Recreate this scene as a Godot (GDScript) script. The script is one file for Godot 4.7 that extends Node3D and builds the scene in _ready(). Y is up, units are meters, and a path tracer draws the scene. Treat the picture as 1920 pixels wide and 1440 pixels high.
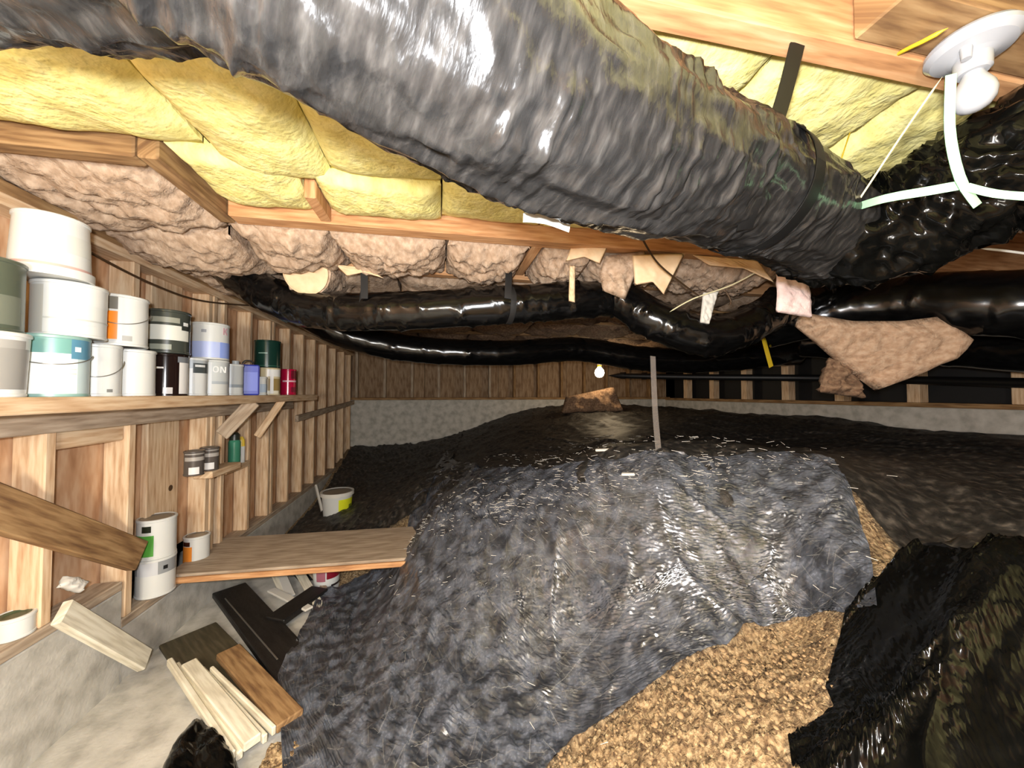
extends Node3D
# A crawl space under a house: stud wall with a shelf of paint cans on the left, trench floor,
# earth bank under black plastic on the right, insulated joists and black ducts overhead.

var M := {}
var rng := RandomNumberGenerator.new()
var used := {}


# ------------------------------------------------------------------ names and metas
func numbered(called: String) -> String:
	if not used.has(called):
		used[called] = 0
		return called
	used[called] += 1
	return "%s_%03d" % [called, used[called]]


func tag(o: Node, label: String, category: String, group := "") -> Node:
	o.set_meta("label", label)
	o.set_meta("category", category)
	if group:
		o.set_meta("group", group)
	return o


func thing(called: String, label: String, category: String, at := Vector3.ZERO, turn := 0.0, group := "") -> Node3D:
	var o := Node3D.new()
	o.name = numbered(called)
	add_child(o, true)
	o.position = at
	o.rotation.y = turn
	tag(o, label, category, group)
	return o


func part(called: String, mesh: Mesh, m: Material, parent: Node, at := Transform3D(), label := "") -> MeshInstance3D:
	var o := MeshInstance3D.new()
	o.name = called if parent != self else numbered(called)
	o.mesh = mesh
	o.material_override = m
	o.transform = at
	parent.add_child(o, true)
	if label:
		o.set_meta("label", label)
	return o


func struct(called: String) -> Node3D:
	var o := Node3D.new()
	o.name = called
	o.set_meta("kind", "structure")
	add_child(o, true)
	return o


# ------------------------------------------------------------------ textures and materials
func noise(sd: int, freq: float, oct := 4, type := FastNoiseLite.TYPE_SIMPLEX_SMOOTH, fractal := FastNoiseLite.FRACTAL_FBM) -> FastNoiseLite:
	var n := FastNoiseLite.new()
	n.seed = sd
	n.noise_type = type
	n.frequency = freq
	n.fractal_type = fractal
	n.fractal_octaves = oct
	return n


func ramp_tex(n: FastNoiseLite, colors: Array, offsets: Array, size := 512) -> NoiseTexture2D:
	var g := Gradient.new()
	var cs := PackedColorArray()
	for c in colors:
		cs.append(Color(c))
	g.offsets = PackedFloat32Array(offsets)
	g.colors = cs
	var t := NoiseTexture2D.new()
	t.width = size
	t.height = size
	t.seamless = true
	t.noise = n
	t.color_ramp = g
	return t


func bump_tex(n: FastNoiseLite, strength: float, size := 512) -> NoiseTexture2D:
	var t := NoiseTexture2D.new()
	t.width = size
	t.height = size
	t.seamless = true
	t.noise = n
	t.as_normal_map = true
	t.bump_strength = strength
	return t


func mat(color: String, rough := 0.8, metal := 0.0) -> StandardMaterial3D:
	var m := StandardMaterial3D.new()
	m.albedo_color = Color(color)
	m.roughness = rough
	m.metallic = metal
	return m


func tex_mat(t: Texture2D, rough: float, scale: Vector3, tri := true, world := false) -> StandardMaterial3D:
	var m := StandardMaterial3D.new()
	m.albedo_texture = t
	m.roughness = rough
	m.uv1_scale = scale
	m.uv1_triplanar = tri
	m.uv1_world_triplanar = world
	return m


func with_bump(m: StandardMaterial3D, t: Texture2D, amount: float) -> StandardMaterial3D:
	m.normal_enabled = true
	m.normal_texture = t
	m.normal_scale = amount
	return m


func dusty_texture() -> ImageTexture:
	# black film with pale dust, and thin scratches wiped through the dust
	var n := noise(71, 0.012, 5)
	var im := n.get_seamless_image(1024, 1024)
	im.convert(Image.FORMAT_RGB8)
	var fine := noise(72, 0.09, 3).get_seamless_image(1024, 1024)
	var out := Image.create(1024, 1024, false, Image.FORMAT_RGB8)
	for y in 1024:
		for x in 1024:
			var a := im.get_pixel(x, y).r
			var b := fine.get_pixel(x, y).r
			var v := 0.17 + 0.20 * smoothstep(0.35, 0.75, a) + 0.16 * smoothstep(0.5, 0.8, b) * a
			out.set_pixel(x, y, Color(v * 0.95, v * 1.0, v * 1.1))
	rng.seed = 5
	for k in 420:
		var p := Vector2(rng.randf(), rng.randf()) * 1024.0
		var dir := Vector2.from_angle(rng.randf_range(-0.5, 0.9) + (PI / 2 if rng.randf() < 0.3 else 0.0))
		var v := rng.randf_range(0.4, 0.72)
		var bend := rng.randf_range(-0.004, 0.004)
		for i in rng.randi_range(20, 130):
			p += dir
			dir = dir.rotated(bend)
			out.set_pixel(posmod(int(p.x), 1024), posmod(int(p.y), 1024), Color(v, v * 0.98, v * 0.92))
	return ImageTexture.create_from_image(out)


func materials() -> void:
	var grain := noise(3, 0.011, 5)
	grain.domain_warp_enabled = true
	grain.domain_warp_amplitude = 22.0
	grain.domain_warp_frequency = 0.008
	var wood_uv := Vector3(0.7, 7.0, 1)
	M.wood = tex_mat(ramp_tex(grain, ["#b08a64", "#cba984", "#d9bc98", "#e6cfae"], [0.0, 0.35, 0.62, 1.0]), 0.75, wood_uv, false)
	M.wood_orange = tex_mat(ramp_tex(grain, ["#9a6c46", "#b98658", "#c89768", "#d8ae84"], [0.0, 0.35, 0.62, 1.0]), 0.75, wood_uv, false)
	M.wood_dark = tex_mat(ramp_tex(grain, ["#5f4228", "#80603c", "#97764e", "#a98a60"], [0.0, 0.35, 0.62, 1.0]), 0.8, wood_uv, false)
	M.wood_grey = tex_mat(ramp_tex(grain, ["#85735f", "#a08d77", "#b2a08a", "#c2b09a"], [0.0, 0.35, 0.62, 1.0]), 0.8, wood_uv, false)
	M.wood_pale = tex_mat(ramp_tex(grain, ["#b9b09c", "#d2c9b2", "#e2dbc6", "#ece6d4"], [0.0, 0.35, 0.62, 1.0]), 0.7, wood_uv, false)
	var fir := noise(9, 0.016, 4)
	M.ply = tex_mat(ramp_tex(fir, ["#a67a56", "#bd926c", "#caa480", "#d8b896"], [0.0, 0.35, 0.6, 1.0]), 0.8, Vector3(2.2, 0.5, 2.2), true, true)
	M.ply_dark = tex_mat(ramp_tex(fir, ["#4a3220", "#5f432b", "#705238", "#866749"], [0.0, 0.35, 0.6, 1.0]), 0.85, Vector3(2.2, 0.5, 2.2), true, true)
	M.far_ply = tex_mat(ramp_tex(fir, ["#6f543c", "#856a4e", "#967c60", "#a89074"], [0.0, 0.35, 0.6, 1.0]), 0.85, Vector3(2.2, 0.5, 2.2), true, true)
	var fluff_bump := bump_tex(noise(21, 0.05, 5), 6.0)
	var fluff := noise(20, 0.02, 5)
	M.yellow = with_bump(tex_mat(ramp_tex(fluff, ["#d8ca78", "#e4d888", "#eae096", "#efe6a6"], [0.0, 0.4, 0.65, 1.0]), 0.95, Vector3(1.6, 1.6, 1.6), true, true), fluff_bump, 0.5)
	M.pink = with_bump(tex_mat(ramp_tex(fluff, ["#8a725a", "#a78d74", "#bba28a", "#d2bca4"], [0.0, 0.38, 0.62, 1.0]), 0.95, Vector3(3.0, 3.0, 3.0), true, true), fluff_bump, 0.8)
	M.tan_batt = with_bump(tex_mat(ramp_tex(fluff, ["#94745a", "#b49376", "#c4a68a", "#d8bea2"], [0.0, 0.38, 0.62, 1.0]), 0.95, Vector3(3.0, 3.0, 3.0), true, true), fluff_bump, 0.8)
	M.rosy = with_bump(tex_mat(ramp_tex(fluff, ["#e2c2ba", "#ecd2ca", "#f2ddd6"], [0.0, 0.5, 1.0]), 0.95, Vector3(3.0, 3.0, 3.0), true, true), fluff_bump, 0.5)
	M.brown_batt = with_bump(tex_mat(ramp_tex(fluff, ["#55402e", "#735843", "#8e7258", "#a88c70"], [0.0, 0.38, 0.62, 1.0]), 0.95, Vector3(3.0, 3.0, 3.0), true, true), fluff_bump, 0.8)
	M.kraft = tex_mat(ramp_tex(noise(23, 0.01, 3), ["#dcb88e", "#e8c9a0", "#efd6b2"], [0.0, 0.5, 1.0]), 0.7, Vector3(3, 3, 3), true, true)
	M.concrete = with_bump(tex_mat(ramp_tex(noise(31, 0.012, 6), ["#9c988e", "#b4b0a6", "#c0bcb2", "#cac6bc"], [0.0, 0.4, 0.65, 1.0]), 0.9, Vector3(1.3, 1.3, 1.3), true, true), bump_tex(noise(32, 0.08, 5), 4.0), 0.15)
	M.soil = with_bump(tex_mat(ramp_tex(noise(41, 0.03, 6), ["#2e2114", "#6c543a", "#957c58", "#c8b088"], [0.0, 0.4, 0.55, 0.85]), 0.95, Vector3(3.5, 3.5, 3.5), true, true), bump_tex(noise(42, 0.06, 5), 10.0), 1.0)
	M.clod = tex_mat(ramp_tex(noise(43, 0.05, 4), ["#6c5238", "#a48660", "#d6bc90"], [0.0, 0.5, 1.0]), 0.95, Vector3(14, 14, 14))
	var film_bump := bump_tex(noise(51, 0.02, 5, FastNoiseLite.TYPE_SIMPLEX, FastNoiseLite.FRACTAL_RIDGED), 5.0, 1024)
	M.film_dusty = with_bump(tex_mat(dusty_texture(), 0.3, Vector3(0.9, 0.9, 0.9), true, true), film_bump, 0.2)
	M.film_dusty.metallic_specular = 0.68
	var gloss := 0.3
	M.film_dull = with_bump(tex_mat(ramp_tex(noise(52, 0.02, 6), ["#121211", "#201f1d", "#403c37", "#787066"], [0.0, 0.45, 0.7, 1.0]), 0.55, Vector3(2, 2, 2), true, true), film_bump, 0.5)
	M.film_black = with_bump(tex_mat(ramp_tex(noise(53, 0.02, 4), ["#040404", "#080807", "#10100e"], [0.0, 0.5, 1.0]), 0.16, Vector3(2, 2, 2), true, true), film_bump, 0.015)
	M.film_black.metallic_specular = gloss
	var duct_bump := bump_tex(noise(54, 0.03, 4, FastNoiseLite.TYPE_SIMPLEX, FastNoiseLite.FRACTAL_RIDGED), 3.0)
	M.duct = with_bump(tex_mat(ramp_tex(noise(55, 0.02, 6), ["#1a1918", "#232221", "#2e2c2a", "#403e3b"], [0.0, 0.45, 0.7, 1.0]), 0.22, Vector3(5.0, 1.0, 1), false), duct_bump, 0.2)
	M.duct_black = tex_mat(ramp_tex(noise(56, 0.02, 4), ["#050505", "#0a0a0a", "#141414"], [0.0, 0.5, 1.0]), 0.18, Vector3(1, 2, 1), false)
	M.black = mat("#060606", 0.5)
	M.black_matt = mat("#151413", 0.7)
	M.char_board = with_bump(tex_mat(ramp_tex(grain, ["#0e0c0c", "#1a1817", "#26221f"], [0.0, 0.5, 1.0]), 0.5, wood_uv, false), fluff_bump, 0.1)
	M.olive_board = tex_mat(ramp_tex(grain, ["#35301f", "#463f2c", "#5b5240"], [0.0, 0.5, 1.0]), 0.7, wood_uv, false)
	M.porcelain = mat("#9c9ea2", 0.15)
	M.glass_white = mat("#a6a8ac", 0.2)
	M.steel = mat("#9a9892", 0.35, 0.8)
	M.white = mat("#d0d1cc", 0.35)
	M.white_matt = mat("#d2cec4", 0.8)
	M.green_ribbon = mat("#a2d8a8", 0.6)
	M.wire_brown = mat("#4a341c", 0.6)
	M.wire_yellow = mat("#e2bf2c", 0.5)
	M.string = mat("#d8cfa6", 0.8)
	M.foil = mat("#c9c9c6", 0.25, 0.7)


func paint(color: String, rough := 0.35) -> StandardMaterial3D:
	var key := "paint" + color
	if not M.has(key):
		M[key] = mat(color, rough)
	return M[key]


# ------------------------------------------------------------------ meshes
func make_mesh(v: PackedVector3Array, n: PackedVector3Array, uv: PackedVector2Array, idx: PackedInt32Array) -> ArrayMesh:
	var a := []
	a.resize(Mesh.ARRAY_MAX)
	a[Mesh.ARRAY_VERTEX] = v
	a[Mesh.ARRAY_NORMAL] = n
	a[Mesh.ARRAY_TEX_UV] = uv
	a[Mesh.ARRAY_INDEX] = idx
	var m := ArrayMesh.new()
	m.add_surface_from_arrays(Mesh.PRIMITIVE_TRIANGLES, a)
	return m


# rows of points -> smooth surface; the normal is du x dv
func skin(p: PackedVector3Array, w: int, h: int, uv: PackedVector2Array, closed_u := false, flip := false) -> ArrayMesh:
	var n := PackedVector3Array()
	n.resize(w * h)
	for j in h:
		for i in w:
			var i0 := i - 1
			var i1 := i + 1
			if closed_u:
				if i0 < 0:
					i0 = w - 2
				if i1 > w - 1:
					i1 = 1
			else:
				i0 = maxi(i0, 0)
				i1 = mini(i1, w - 1)
			var du := p[j * w + i1] - p[j * w + i0]
			var dv := p[mini(j + 1, h - 1) * w + i] - p[maxi(j - 1, 0) * w + i]
			var c := du.cross(dv)
			n[j * w + i] = (-c if flip else c).normalized()
	var idx := PackedInt32Array()
	for j in h - 1:
		for i in w - 1:
			var a := j * w + i
			if flip:
				idx.append_array([a, a + 1, a + w, a + 1, a + w + 1, a + w])
			else:
				idx.append_array([a, a + w, a + 1, a + 1, a + w, a + w + 1])
	return make_mesh(p, n, uv, idx)


func quad(st: SurfaceTool, pts: Array, out: Vector3, off: Vector2) -> void:
	var n: Vector3 = (pts[1] - pts[0]).cross(pts[2] - pts[0])
	if n.dot(out) > 0:
		pts.reverse()
	n = out.normalized()
	for k in ([0, 1, 2] if pts.size() == 3 else [0, 1, 2, 0, 2, 3]):
		var q: Vector3 = pts[k]
		st.set_normal(n)
		st.set_uv(Vector2(q.x, q.y + q.z) + off)
		st.add_vertex(q)


# box with chamfered edges, its length along x
func cbox(size: Vector3, b := 0.004) -> ArrayMesh:
	var st := SurfaceTool.new()
	st.begin(Mesh.PRIMITIVE_TRIANGLES)
	var h := size / 2
	b = minf(b, minf(h.x, minf(h.y, h.z)) * 0.45)
	var off := Vector2(rng.randf() * 7, rng.randf() * 7)
	var ax := [Vector3.RIGHT, Vector3.UP, Vector3.BACK]
	for a in 3:
		var o1 := (a + 1) % 3
		var o2 := (a + 2) % 3
		for s in [-1, 1]:
			var q := []
			for c in [[-1, -1], [1, -1], [1, 1], [-1, 1]]:
				q.append(ax[a] * s * h[a] + ax[o1] * c[0] * (h[o1] - b) + ax[o2] * c[1] * (h[o2] - b))
			quad(st, q, ax[a] * s, off)
			for s2 in [-1, 1]:
				var e := []
				for c in [-1, 1]:
					e.append(ax[a] * s * h[a] + ax[o1] * s2 * (h[o1] - b) + ax[o2] * c * (h[o2] - b))
				for c in [1, -1]:
					e.append(ax[a] * s * (h[a] - b) + ax[o1] * s2 * h[o1] + ax[o2] * c * (h[o2] - b))
				quad(st, e, ax[a] * s + ax[o1] * s2, off)
	for sx in [-1, 1]:
		for sy in [-1, 1]:
			for sz in [-1, 1]:
				var s3 := Vector3(sx, sy, sz)
				var t := []
				for a in 3:
					var q := (h - Vector3(b, b, b)) * s3
					q[a] = h[a] * s3[a]
					t.append(q)
				quad(st, t, s3, off)
	return st.commit()


# a bar from p to q, thick ty across (near up) and tz sideways
func bar(called: String, p: Vector3, q: Vector3, ty: float, tz: float, m: Material, parent: Node, up := Vector3.UP, b := 0.004) -> MeshInstance3D:
	var x := (q - p).normalized()
	if absf(x.dot(up)) > 0.98:
		up = Vector3.RIGHT
	var z := x.cross(up).normalized()
	var y := z.cross(x)
	return part(called, cbox(Vector3(p.distance_to(q), ty, tz), b), m, parent, Transform3D(Basis(x, y, z), (p + q) / 2))


func block(called: String, lo: Vector3, hi: Vector3, m: Material, parent: Node, b := 0.004) -> MeshInstance3D:
	# box given by two corners, the grain along its longest side
	var s := hi - lo
	var c := (lo + hi) / 2
	if s.y >= s.x and s.y >= s.z:
		return bar(called, Vector3(c.x, lo.y, c.z), Vector3(c.x, hi.y, c.z), s.x, s.z, m, parent, Vector3.RIGHT, b)
	if s.z >= s.x:
		return bar(called, Vector3(c.x, c.y, lo.z), Vector3(c.x, c.y, hi.z), s.y, s.x, m, parent, Vector3.UP, b)
	return bar(called, Vector3(lo.x, c.y, c.z), Vector3(hi.x, c.y, c.z), s.y, s.z, m, parent, Vector3.UP, b)


# outline of (radius, height) turned round y; crisp edges unless smooth
func lathe(prof: Array, seg := 36, a0 := 0.0, a1 := TAU, smooth := false) -> ArrayMesh:
	var v := PackedVector3Array()
	var n := PackedVector3Array()
	var uv := PackedVector2Array()
	var idx := PackedInt32Array()
	var rows := []
	for k in prof.size() - 1:
		var d: Vector2 = prof[k + 1] - prof[k]
		var nn := Vector2(d.y, -d.x).normalized()
		if smooth:
			var da: Vector2 = prof[k + 1] - prof[maxi(k - 1, 0)]
			var db: Vector2 = prof[mini(k + 2, prof.size() - 1)] - prof[k]
			rows.append([prof[k], Vector2(da.y, -da.x).normalized(), prof[k + 1], Vector2(db.y, -db.x).normalized()])
		else:
			rows.append([prof[k], nn, prof[k + 1], nn])
	for r in rows:
		var at := v.size()
		for e in [0, 2]:
			var q: Vector2 = r[e]
			var m: Vector2 = r[e + 1]
			for i in seg + 1:
				var a := lerpf(a0, a1, float(i) / seg)
				v.append(Vector3(sin(a) * q.x, q.y, cos(a) * q.x))
				n.append(Vector3(sin(a) * m.x, m.y, cos(a) * m.x))
				uv.append(Vector2(float(i) / seg, q.y))
		for i in seg:
			var b := at + i
			var w := seg + 1
			idx.append_array([b, b + w, b + 1, b + 1, b + w, b + w + 1])
	return make_mesh(v, n, uv, idx)


func smooth_path(pts: Array, step: float) -> PackedVector3Array:
	var c := PackedVector3Array()
	for k in pts.size() - 1:
		var p0: Vector3 = pts[maxi(k - 1, 0)]
		var p1: Vector3 = pts[k]
		var p2: Vector3 = pts[k + 1]
		var p3: Vector3 = pts[mini(k + 2, pts.size() - 1)]
		var n := maxi(2, int(p1.distance_to(p2) / step))
		for i in n:
			c.append(p1.cubic_interpolate(p2, p0, p3, float(i) / n))
	c.append(pts[pts.size() - 1])
	return c


# how much a sleeve bulges at length s and angle a
func bulge_at(w: Dictionary, s: float, a: float) -> float:
	var lines: FastNoiseLite = w.lines
	var d: float = w.amp * 3.0 * pow(lines.get_noise_3d(s * w.rings, cos(a) * 0.9 + s * 4.0, sin(a) * 0.9) * 0.5 + 0.5, 3.0) * smoothstep(-0.25, 0.45, lines.get_noise_3d(s * 6.0, cos(a) * 0.7 + 7.0, sin(a) * 0.7))
	if w.crumple > 0.0:
		var slack: FastNoiseLite = w.slack
		d += w.crumple * slack.get_noise_3d(s * w.slow, cos(a) * 1.1, sin(a) * 1.1)
	return d


# a pipe along pts; swell makes its surface uneven
func tube(pts: Array, r: float, seg := 12, step := 0.02, swell := {}, capped := true) -> ArrayMesh:
	var path := smooth_path(pts, step)
	var h := path.size()
	var w := seg + 1
	var p := PackedVector3Array()
	var uv := PackedVector2Array()
	var t0 := (path[1] - path[0]).normalized()
	var side := t0.cross(Vector3.UP)
	if side.length() < 0.1:
		side = t0.cross(Vector3.RIGHT)
	side = side.normalized()
	var s := 0.0
	for j in h:
		var t := (path[mini(j + 1, h - 1)] - path[maxi(j - 1, 0)]).normalized()
		side = (side - t * side.dot(t)).normalized()
		var up := side.cross(t)
		if j:
			s += path[j].distance_to(path[j - 1])
		var k := 1.0
		if capped and (j == 0 or j == h - 1):
			k = 0.02
		for i in w:
			var a := TAU * i / seg
			var d := bulge_at(swell, s, a) if swell else 0.0
			p.append(path[j] + (side * cos(a) + up * sin(a)) * (r + d) * k)
			uv.append(Vector2(s, float(i) / seg))
	return skin(p, w, h, uv, true, true)


# a flat band along pts, its width along the vectors given
func ribbon(pts: Array, width: float, thick: float, across: Vector3, step := 0.02) -> ArrayMesh:
	var path := smooth_path(pts, step)
	var p := PackedVector3Array()
	var uv := PackedVector2Array()
	var h := path.size()
	for j in h:
		var t := (path[mini(j + 1, h - 1)] - path[maxi(j - 1, 0)]).normalized()
		var x := (across - t * across.dot(t)).normalized()
		var y := x.cross(t)
		for c in [[-1, -1], [1, -1], [1, 1], [-1, 1], [-1, -1]]:
			p.append(path[j] + x * c[0] * width / 2 + y * c[1] * thick / 2)
			uv.append(Vector2(c[0], j))
	return skin(p, 5, h, uv, true, true)


# resample a polyline to n points by arc length
func along(pts: Array, n: int) -> Array:
	var total := 0.0
	var acc := [0.0]
	for k in pts.size() - 1:
		total += (pts[k + 1] - pts[k]).length()
		acc.append(total)
	var out := []
	var k := 0
	for i in n:
		var s := total * i / (n - 1)
		while k < pts.size() - 2 and acc[k + 1] < s:
			k += 1
		var f: float = (s - acc[k]) / maxf(acc[k + 1] - acc[k], 1e-6)
		out.append(pts[k].lerp(pts[k + 1], clampf(f, 0, 1)))
	return out


# surface spanned between four edges (bottom and top run along u, left and right along v)
func coons(bottom: Array, top: Array, left: Array, right: Array, w: int, h: int) -> Array:
	var b := along(bottom, w)
	var t := along(top, w)
	var l := along(left, h)
	var r := along(right, h)
	var out := []
	for j in h:
		var v := float(j) / (h - 1)
		for i in w:
			var u := float(i) / (w - 1)
			out.append(b[i] * (1 - v) + t[i] * v + l[j] * (1 - u) + r[j] * u - (b[0] * (1 - u) * (1 - v) + b[w - 1] * u * (1 - v) + t[0] * (1 - u) * v + t[w - 1] * u * v))
	return out


# a soft slab spanned by four edges in space, thick in the middle, closed along its rim, lumpy by a noise
func cushion(bottom: Array, top: Array, left: Array, right: Array, thick: float, lump: float, freq: float, sd: int, cell := 0.015, square := 0.35) -> ArrayMesh:
	var w := clampi(int(bottom[0].distance_to(bottom[-1]) / cell), 12, 90)
	var h := clampi(int(left[0].distance_to(left[-1]) / cell), 12, 90)
	var mid := coons(bottom, top, left, right, w, h)
	var nz := noise(sd, freq, 4)
	var v := PackedVector3Array()
	var uv := PackedVector2Array()
	var idx := PackedInt32Array()
	for side in [1, -1]:
		var at := v.size()
		for j in h:
			for i in w:
				var du: Vector3 = mid[j * w + mini(i + 1, w - 1)] - mid[j * w + maxi(i - 1, 0)]
				var dv: Vector3 = mid[mini(j + 1, h - 1) * w + i] - mid[maxi(j - 1, 0) * w + i]
				var n: Vector3 = du.cross(dv).normalized() * side
				var e: float = minf(minf(i, w - 1 - i) * du.length() / 2, minf(j, h - 1 - j) * dv.length() / 2)
				var f := pow(clampf(e / (thick * 0.6), 0, 1), square)
				var q: Vector3 = mid[j * w + i]
				v.append(q + n * f * (thick / 2 + lump * nz.get_noise_3dv(q + n * 0.3)))
				uv.append(Vector2(i, j) * 0.02)
		for j in h - 1:
			for i in w - 1:
				var a := at + j * w + i
				if side < 0:
					idx.append_array([a, a + 1, a + w, a + 1, a + w + 1, a + w])
				else:
					idx.append_array([a, a + w, a + 1, a + 1, a + w, a + w + 1])
	var st := SurfaceTool.new()
	st.create_from_arrays(arrays_of(v, uv, idx))
	st.deindex()
	st.generate_normals()
	st.index()
	return st.commit()


func arrays_of(v: PackedVector3Array, uv: PackedVector2Array, idx: PackedInt32Array) -> Array:
	var a := []
	a.resize(Mesh.ARRAY_MAX)
	a[Mesh.ARRAY_VERTEX] = v
	a[Mesh.ARRAY_TEX_UV] = uv
	a[Mesh.ARRAY_INDEX] = idx
	return a


# an insulation batt lying under the floor, between x0..x1 and z0..z1, bottom face at y, sagging in the middle
func batt(called: String, label: String, x0: float, x1: float, z0: float, z1: float, y: float, sag: float, m: Material, sd: int, group := "", lump := 0.02, freq := 9.0, cell := 0.02, tilt := Vector2.ZERO) -> MeshInstance3D:
	var t := 0.15
	var c := Vector3((x0 + x1) / 2, 0, (z0 + z1) / 2)
	var hx := (x1 - x0) / 2
	var hz := (z1 - z0) / 2
	var nx := clampi(int(hx * 2 / cell), 8, 60)
	var nz := clampi(int(hz * 2 / cell), 8, 60)
	var ns := noise(sd, freq, 5)
	var folds := noise(sd + 500, 3.0, 2)
	var p := PackedVector3Array()
	var uv := PackedVector2Array()
	# wraps round from the top of one long side, underneath, to the top of the other
	var prof := []
	for k in 5:
		prof.append(Vector2(-1, 1.0 - k / 5.0))
	for k in nx + 1:
		prof.append(Vector2(-1 + 2.0 * k / nx, 0))
	for k in 5:
		prof.append(Vector2(1, (k + 1) / 5.0))
	for j in nz + 3:
		var jj := clampi(j - 1, 0, nz)
		var z := -1 + 2.0 * jj / nz
		for q in prof:
			var bulge: float = (1 - pow(absf(q.x), 2.6)) * (1 - pow(absf(z), 2.6))
			var edge: float = (1 - pow(absf(q.x), 10)) * (1 - pow(absf(z), 10))
			var at: Vector3 = Vector3(c.x + q.x * hx, 0, c.z + z * hz)
			var f := folds.get_noise_2d(at.x * 1.3, at.z * 1.3)
			var d := ns.get_noise_3d(at.x, sd, at.z)
			var yy: float = y + t * q.y - sag * bulge * (1 - q.y) + tilt.x * q.x + tilt.y * z
			if q.y == 0:
				yy += (1 - edge) * 0.03 + lump * d + 0.4 * sag * f
			else:
				at += Vector3(q.x * lump * 0.5 * d, 0, 0)
			if j == 0 or j == nz + 2:
				yy = y + t
			p.append(Vector3(at.x, yy, at.z))
			uv.append(Vector2(at.x, at.z))
	var o := part(called, skin(p, prof.size(), nz + 3, uv, false, true), m, self)
	tag(o, label, "insulation", group)
	return o


# ------------------------------------------------------------------ the ground
var ctrl: Array[Vector3] = [Vector3(-0.62, -0.03, 2.4), Vector3(-0.62, -0.03, 1), Vector3(-0.55, -0.03, 0), Vector3(-0.5, -0.03, -0.7), Vector3(-1.4, -0.06, 2.4), Vector3(-1.4, -0.06, 0), Vector3(-1.4, -0.06, -2), Vector3(-1.4, 0, -3.4), Vector3(-1.4, 0.25, -5), Vector3(-1.4, 0.45, -6.1), Vector3(-0.5, 0.45, -6.1), Vector3(-0.9, 0.12, -4.4), Vector3(4.1, 0.95, -6.1), Vector3(4.1, 0.93, -4.5), Vector3(4.1, 0.92, -3), Vector3(4.1, 0.9, -1.5), Vector3(4.1, 0.9, 0.3), Vector3(4.1, 0.9, 2.4), Vector3(1.5, 0.93, -6.1), Vector3(3, 0.93, -4.8), Vector3(2.5, 0.9, 0.8), Vector3(1.9, 0.9, 2.4), Vector3(0, -0.03, 2.4), Vector3(0.1, -0.03, 0.9), Vector3(0.35, 0, 0), Vector3(1.15, 0.6, 0.6), Vector3(2.4, 0.86, -1.6), Vector3(2.7, 0.86, -3), Vector3(1.25, 0.8, -2.1), Vector3(0.7, 0.72, -2.4), Vector3(1.9, 0.84, -1.9), Vector3(1.3, 0.76, -3), Vector3(1.95, 0.8, -0.8), Vector3(1.6, 0.76, -0.45), Vector3(1.62, 0.77, -1), Vector3(2.2, 0.82, -0.2), Vector3(-0.601, 0, -1.704), Vector3(-0.463, -0, -1.346), Vector3(-0.573, 0.002, -2.387), Vector3(-0.346, 0.038, -2.117), Vector3(-0.362, 0.015, -1.611), Vector3(-0.047, 0.13, -1.537), Vector3(-0.194, 0.201, -2.44), Vector3(1.442, 0.89, -1.256), Vector3(0.969, 0.821, -1.452), Vector3(0.687, 0.733, -1.662), Vector3(0.35, 0.593, -1.936), Vector3(-0.074, 0.433, -2.278), Vector3(0.451, 0.127, -1.103), Vector3(0.673, 0.342, -0.901), Vector3(1.173, 0.478, -1.013), Vector3(1.449, 0.84, -1.082), Vector3(1.318, 0.782, -0.773), Vector3(1.233, 0.789, -0.576), Vector3(1.043, 0.666, -0.504), Vector3(0.986, 0.577, -0.629), Vector3(0.819, 0.478, -0.614), Vector3(0.567, 0.274, -0.862), Vector3(0.125, 0.081, -1.147), Vector3(0.272, 0.216, -1.502), Vector3(0.61, 0.407, -1.482), Vector3(0.88, 0.565, -1.323), Vector3(1.124, 0.601, -1.193), Vector3(0.937, 0.42, -1.112), Vector3(1.24, 0.678, -0.995), Vector3(1.327, 0.776, -1.159), Vector3(1.254, 0.701, -3.03), Vector3(2.578, 0.8, -2.717), Vector3(2.036, 0.904, -4.91), Vector3(0.076, 0.409, -5.103), Vector3(-0.185, 0.399, -3.065), Vector3(0.323, 0.603, -3.011), Vector3(1.397, 0.665, -0.883)]
var weights: Array = []
var kx := PackedFloat64Array()
var kz := PackedFloat64Array()
var kw := PackedFloat64Array()


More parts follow.
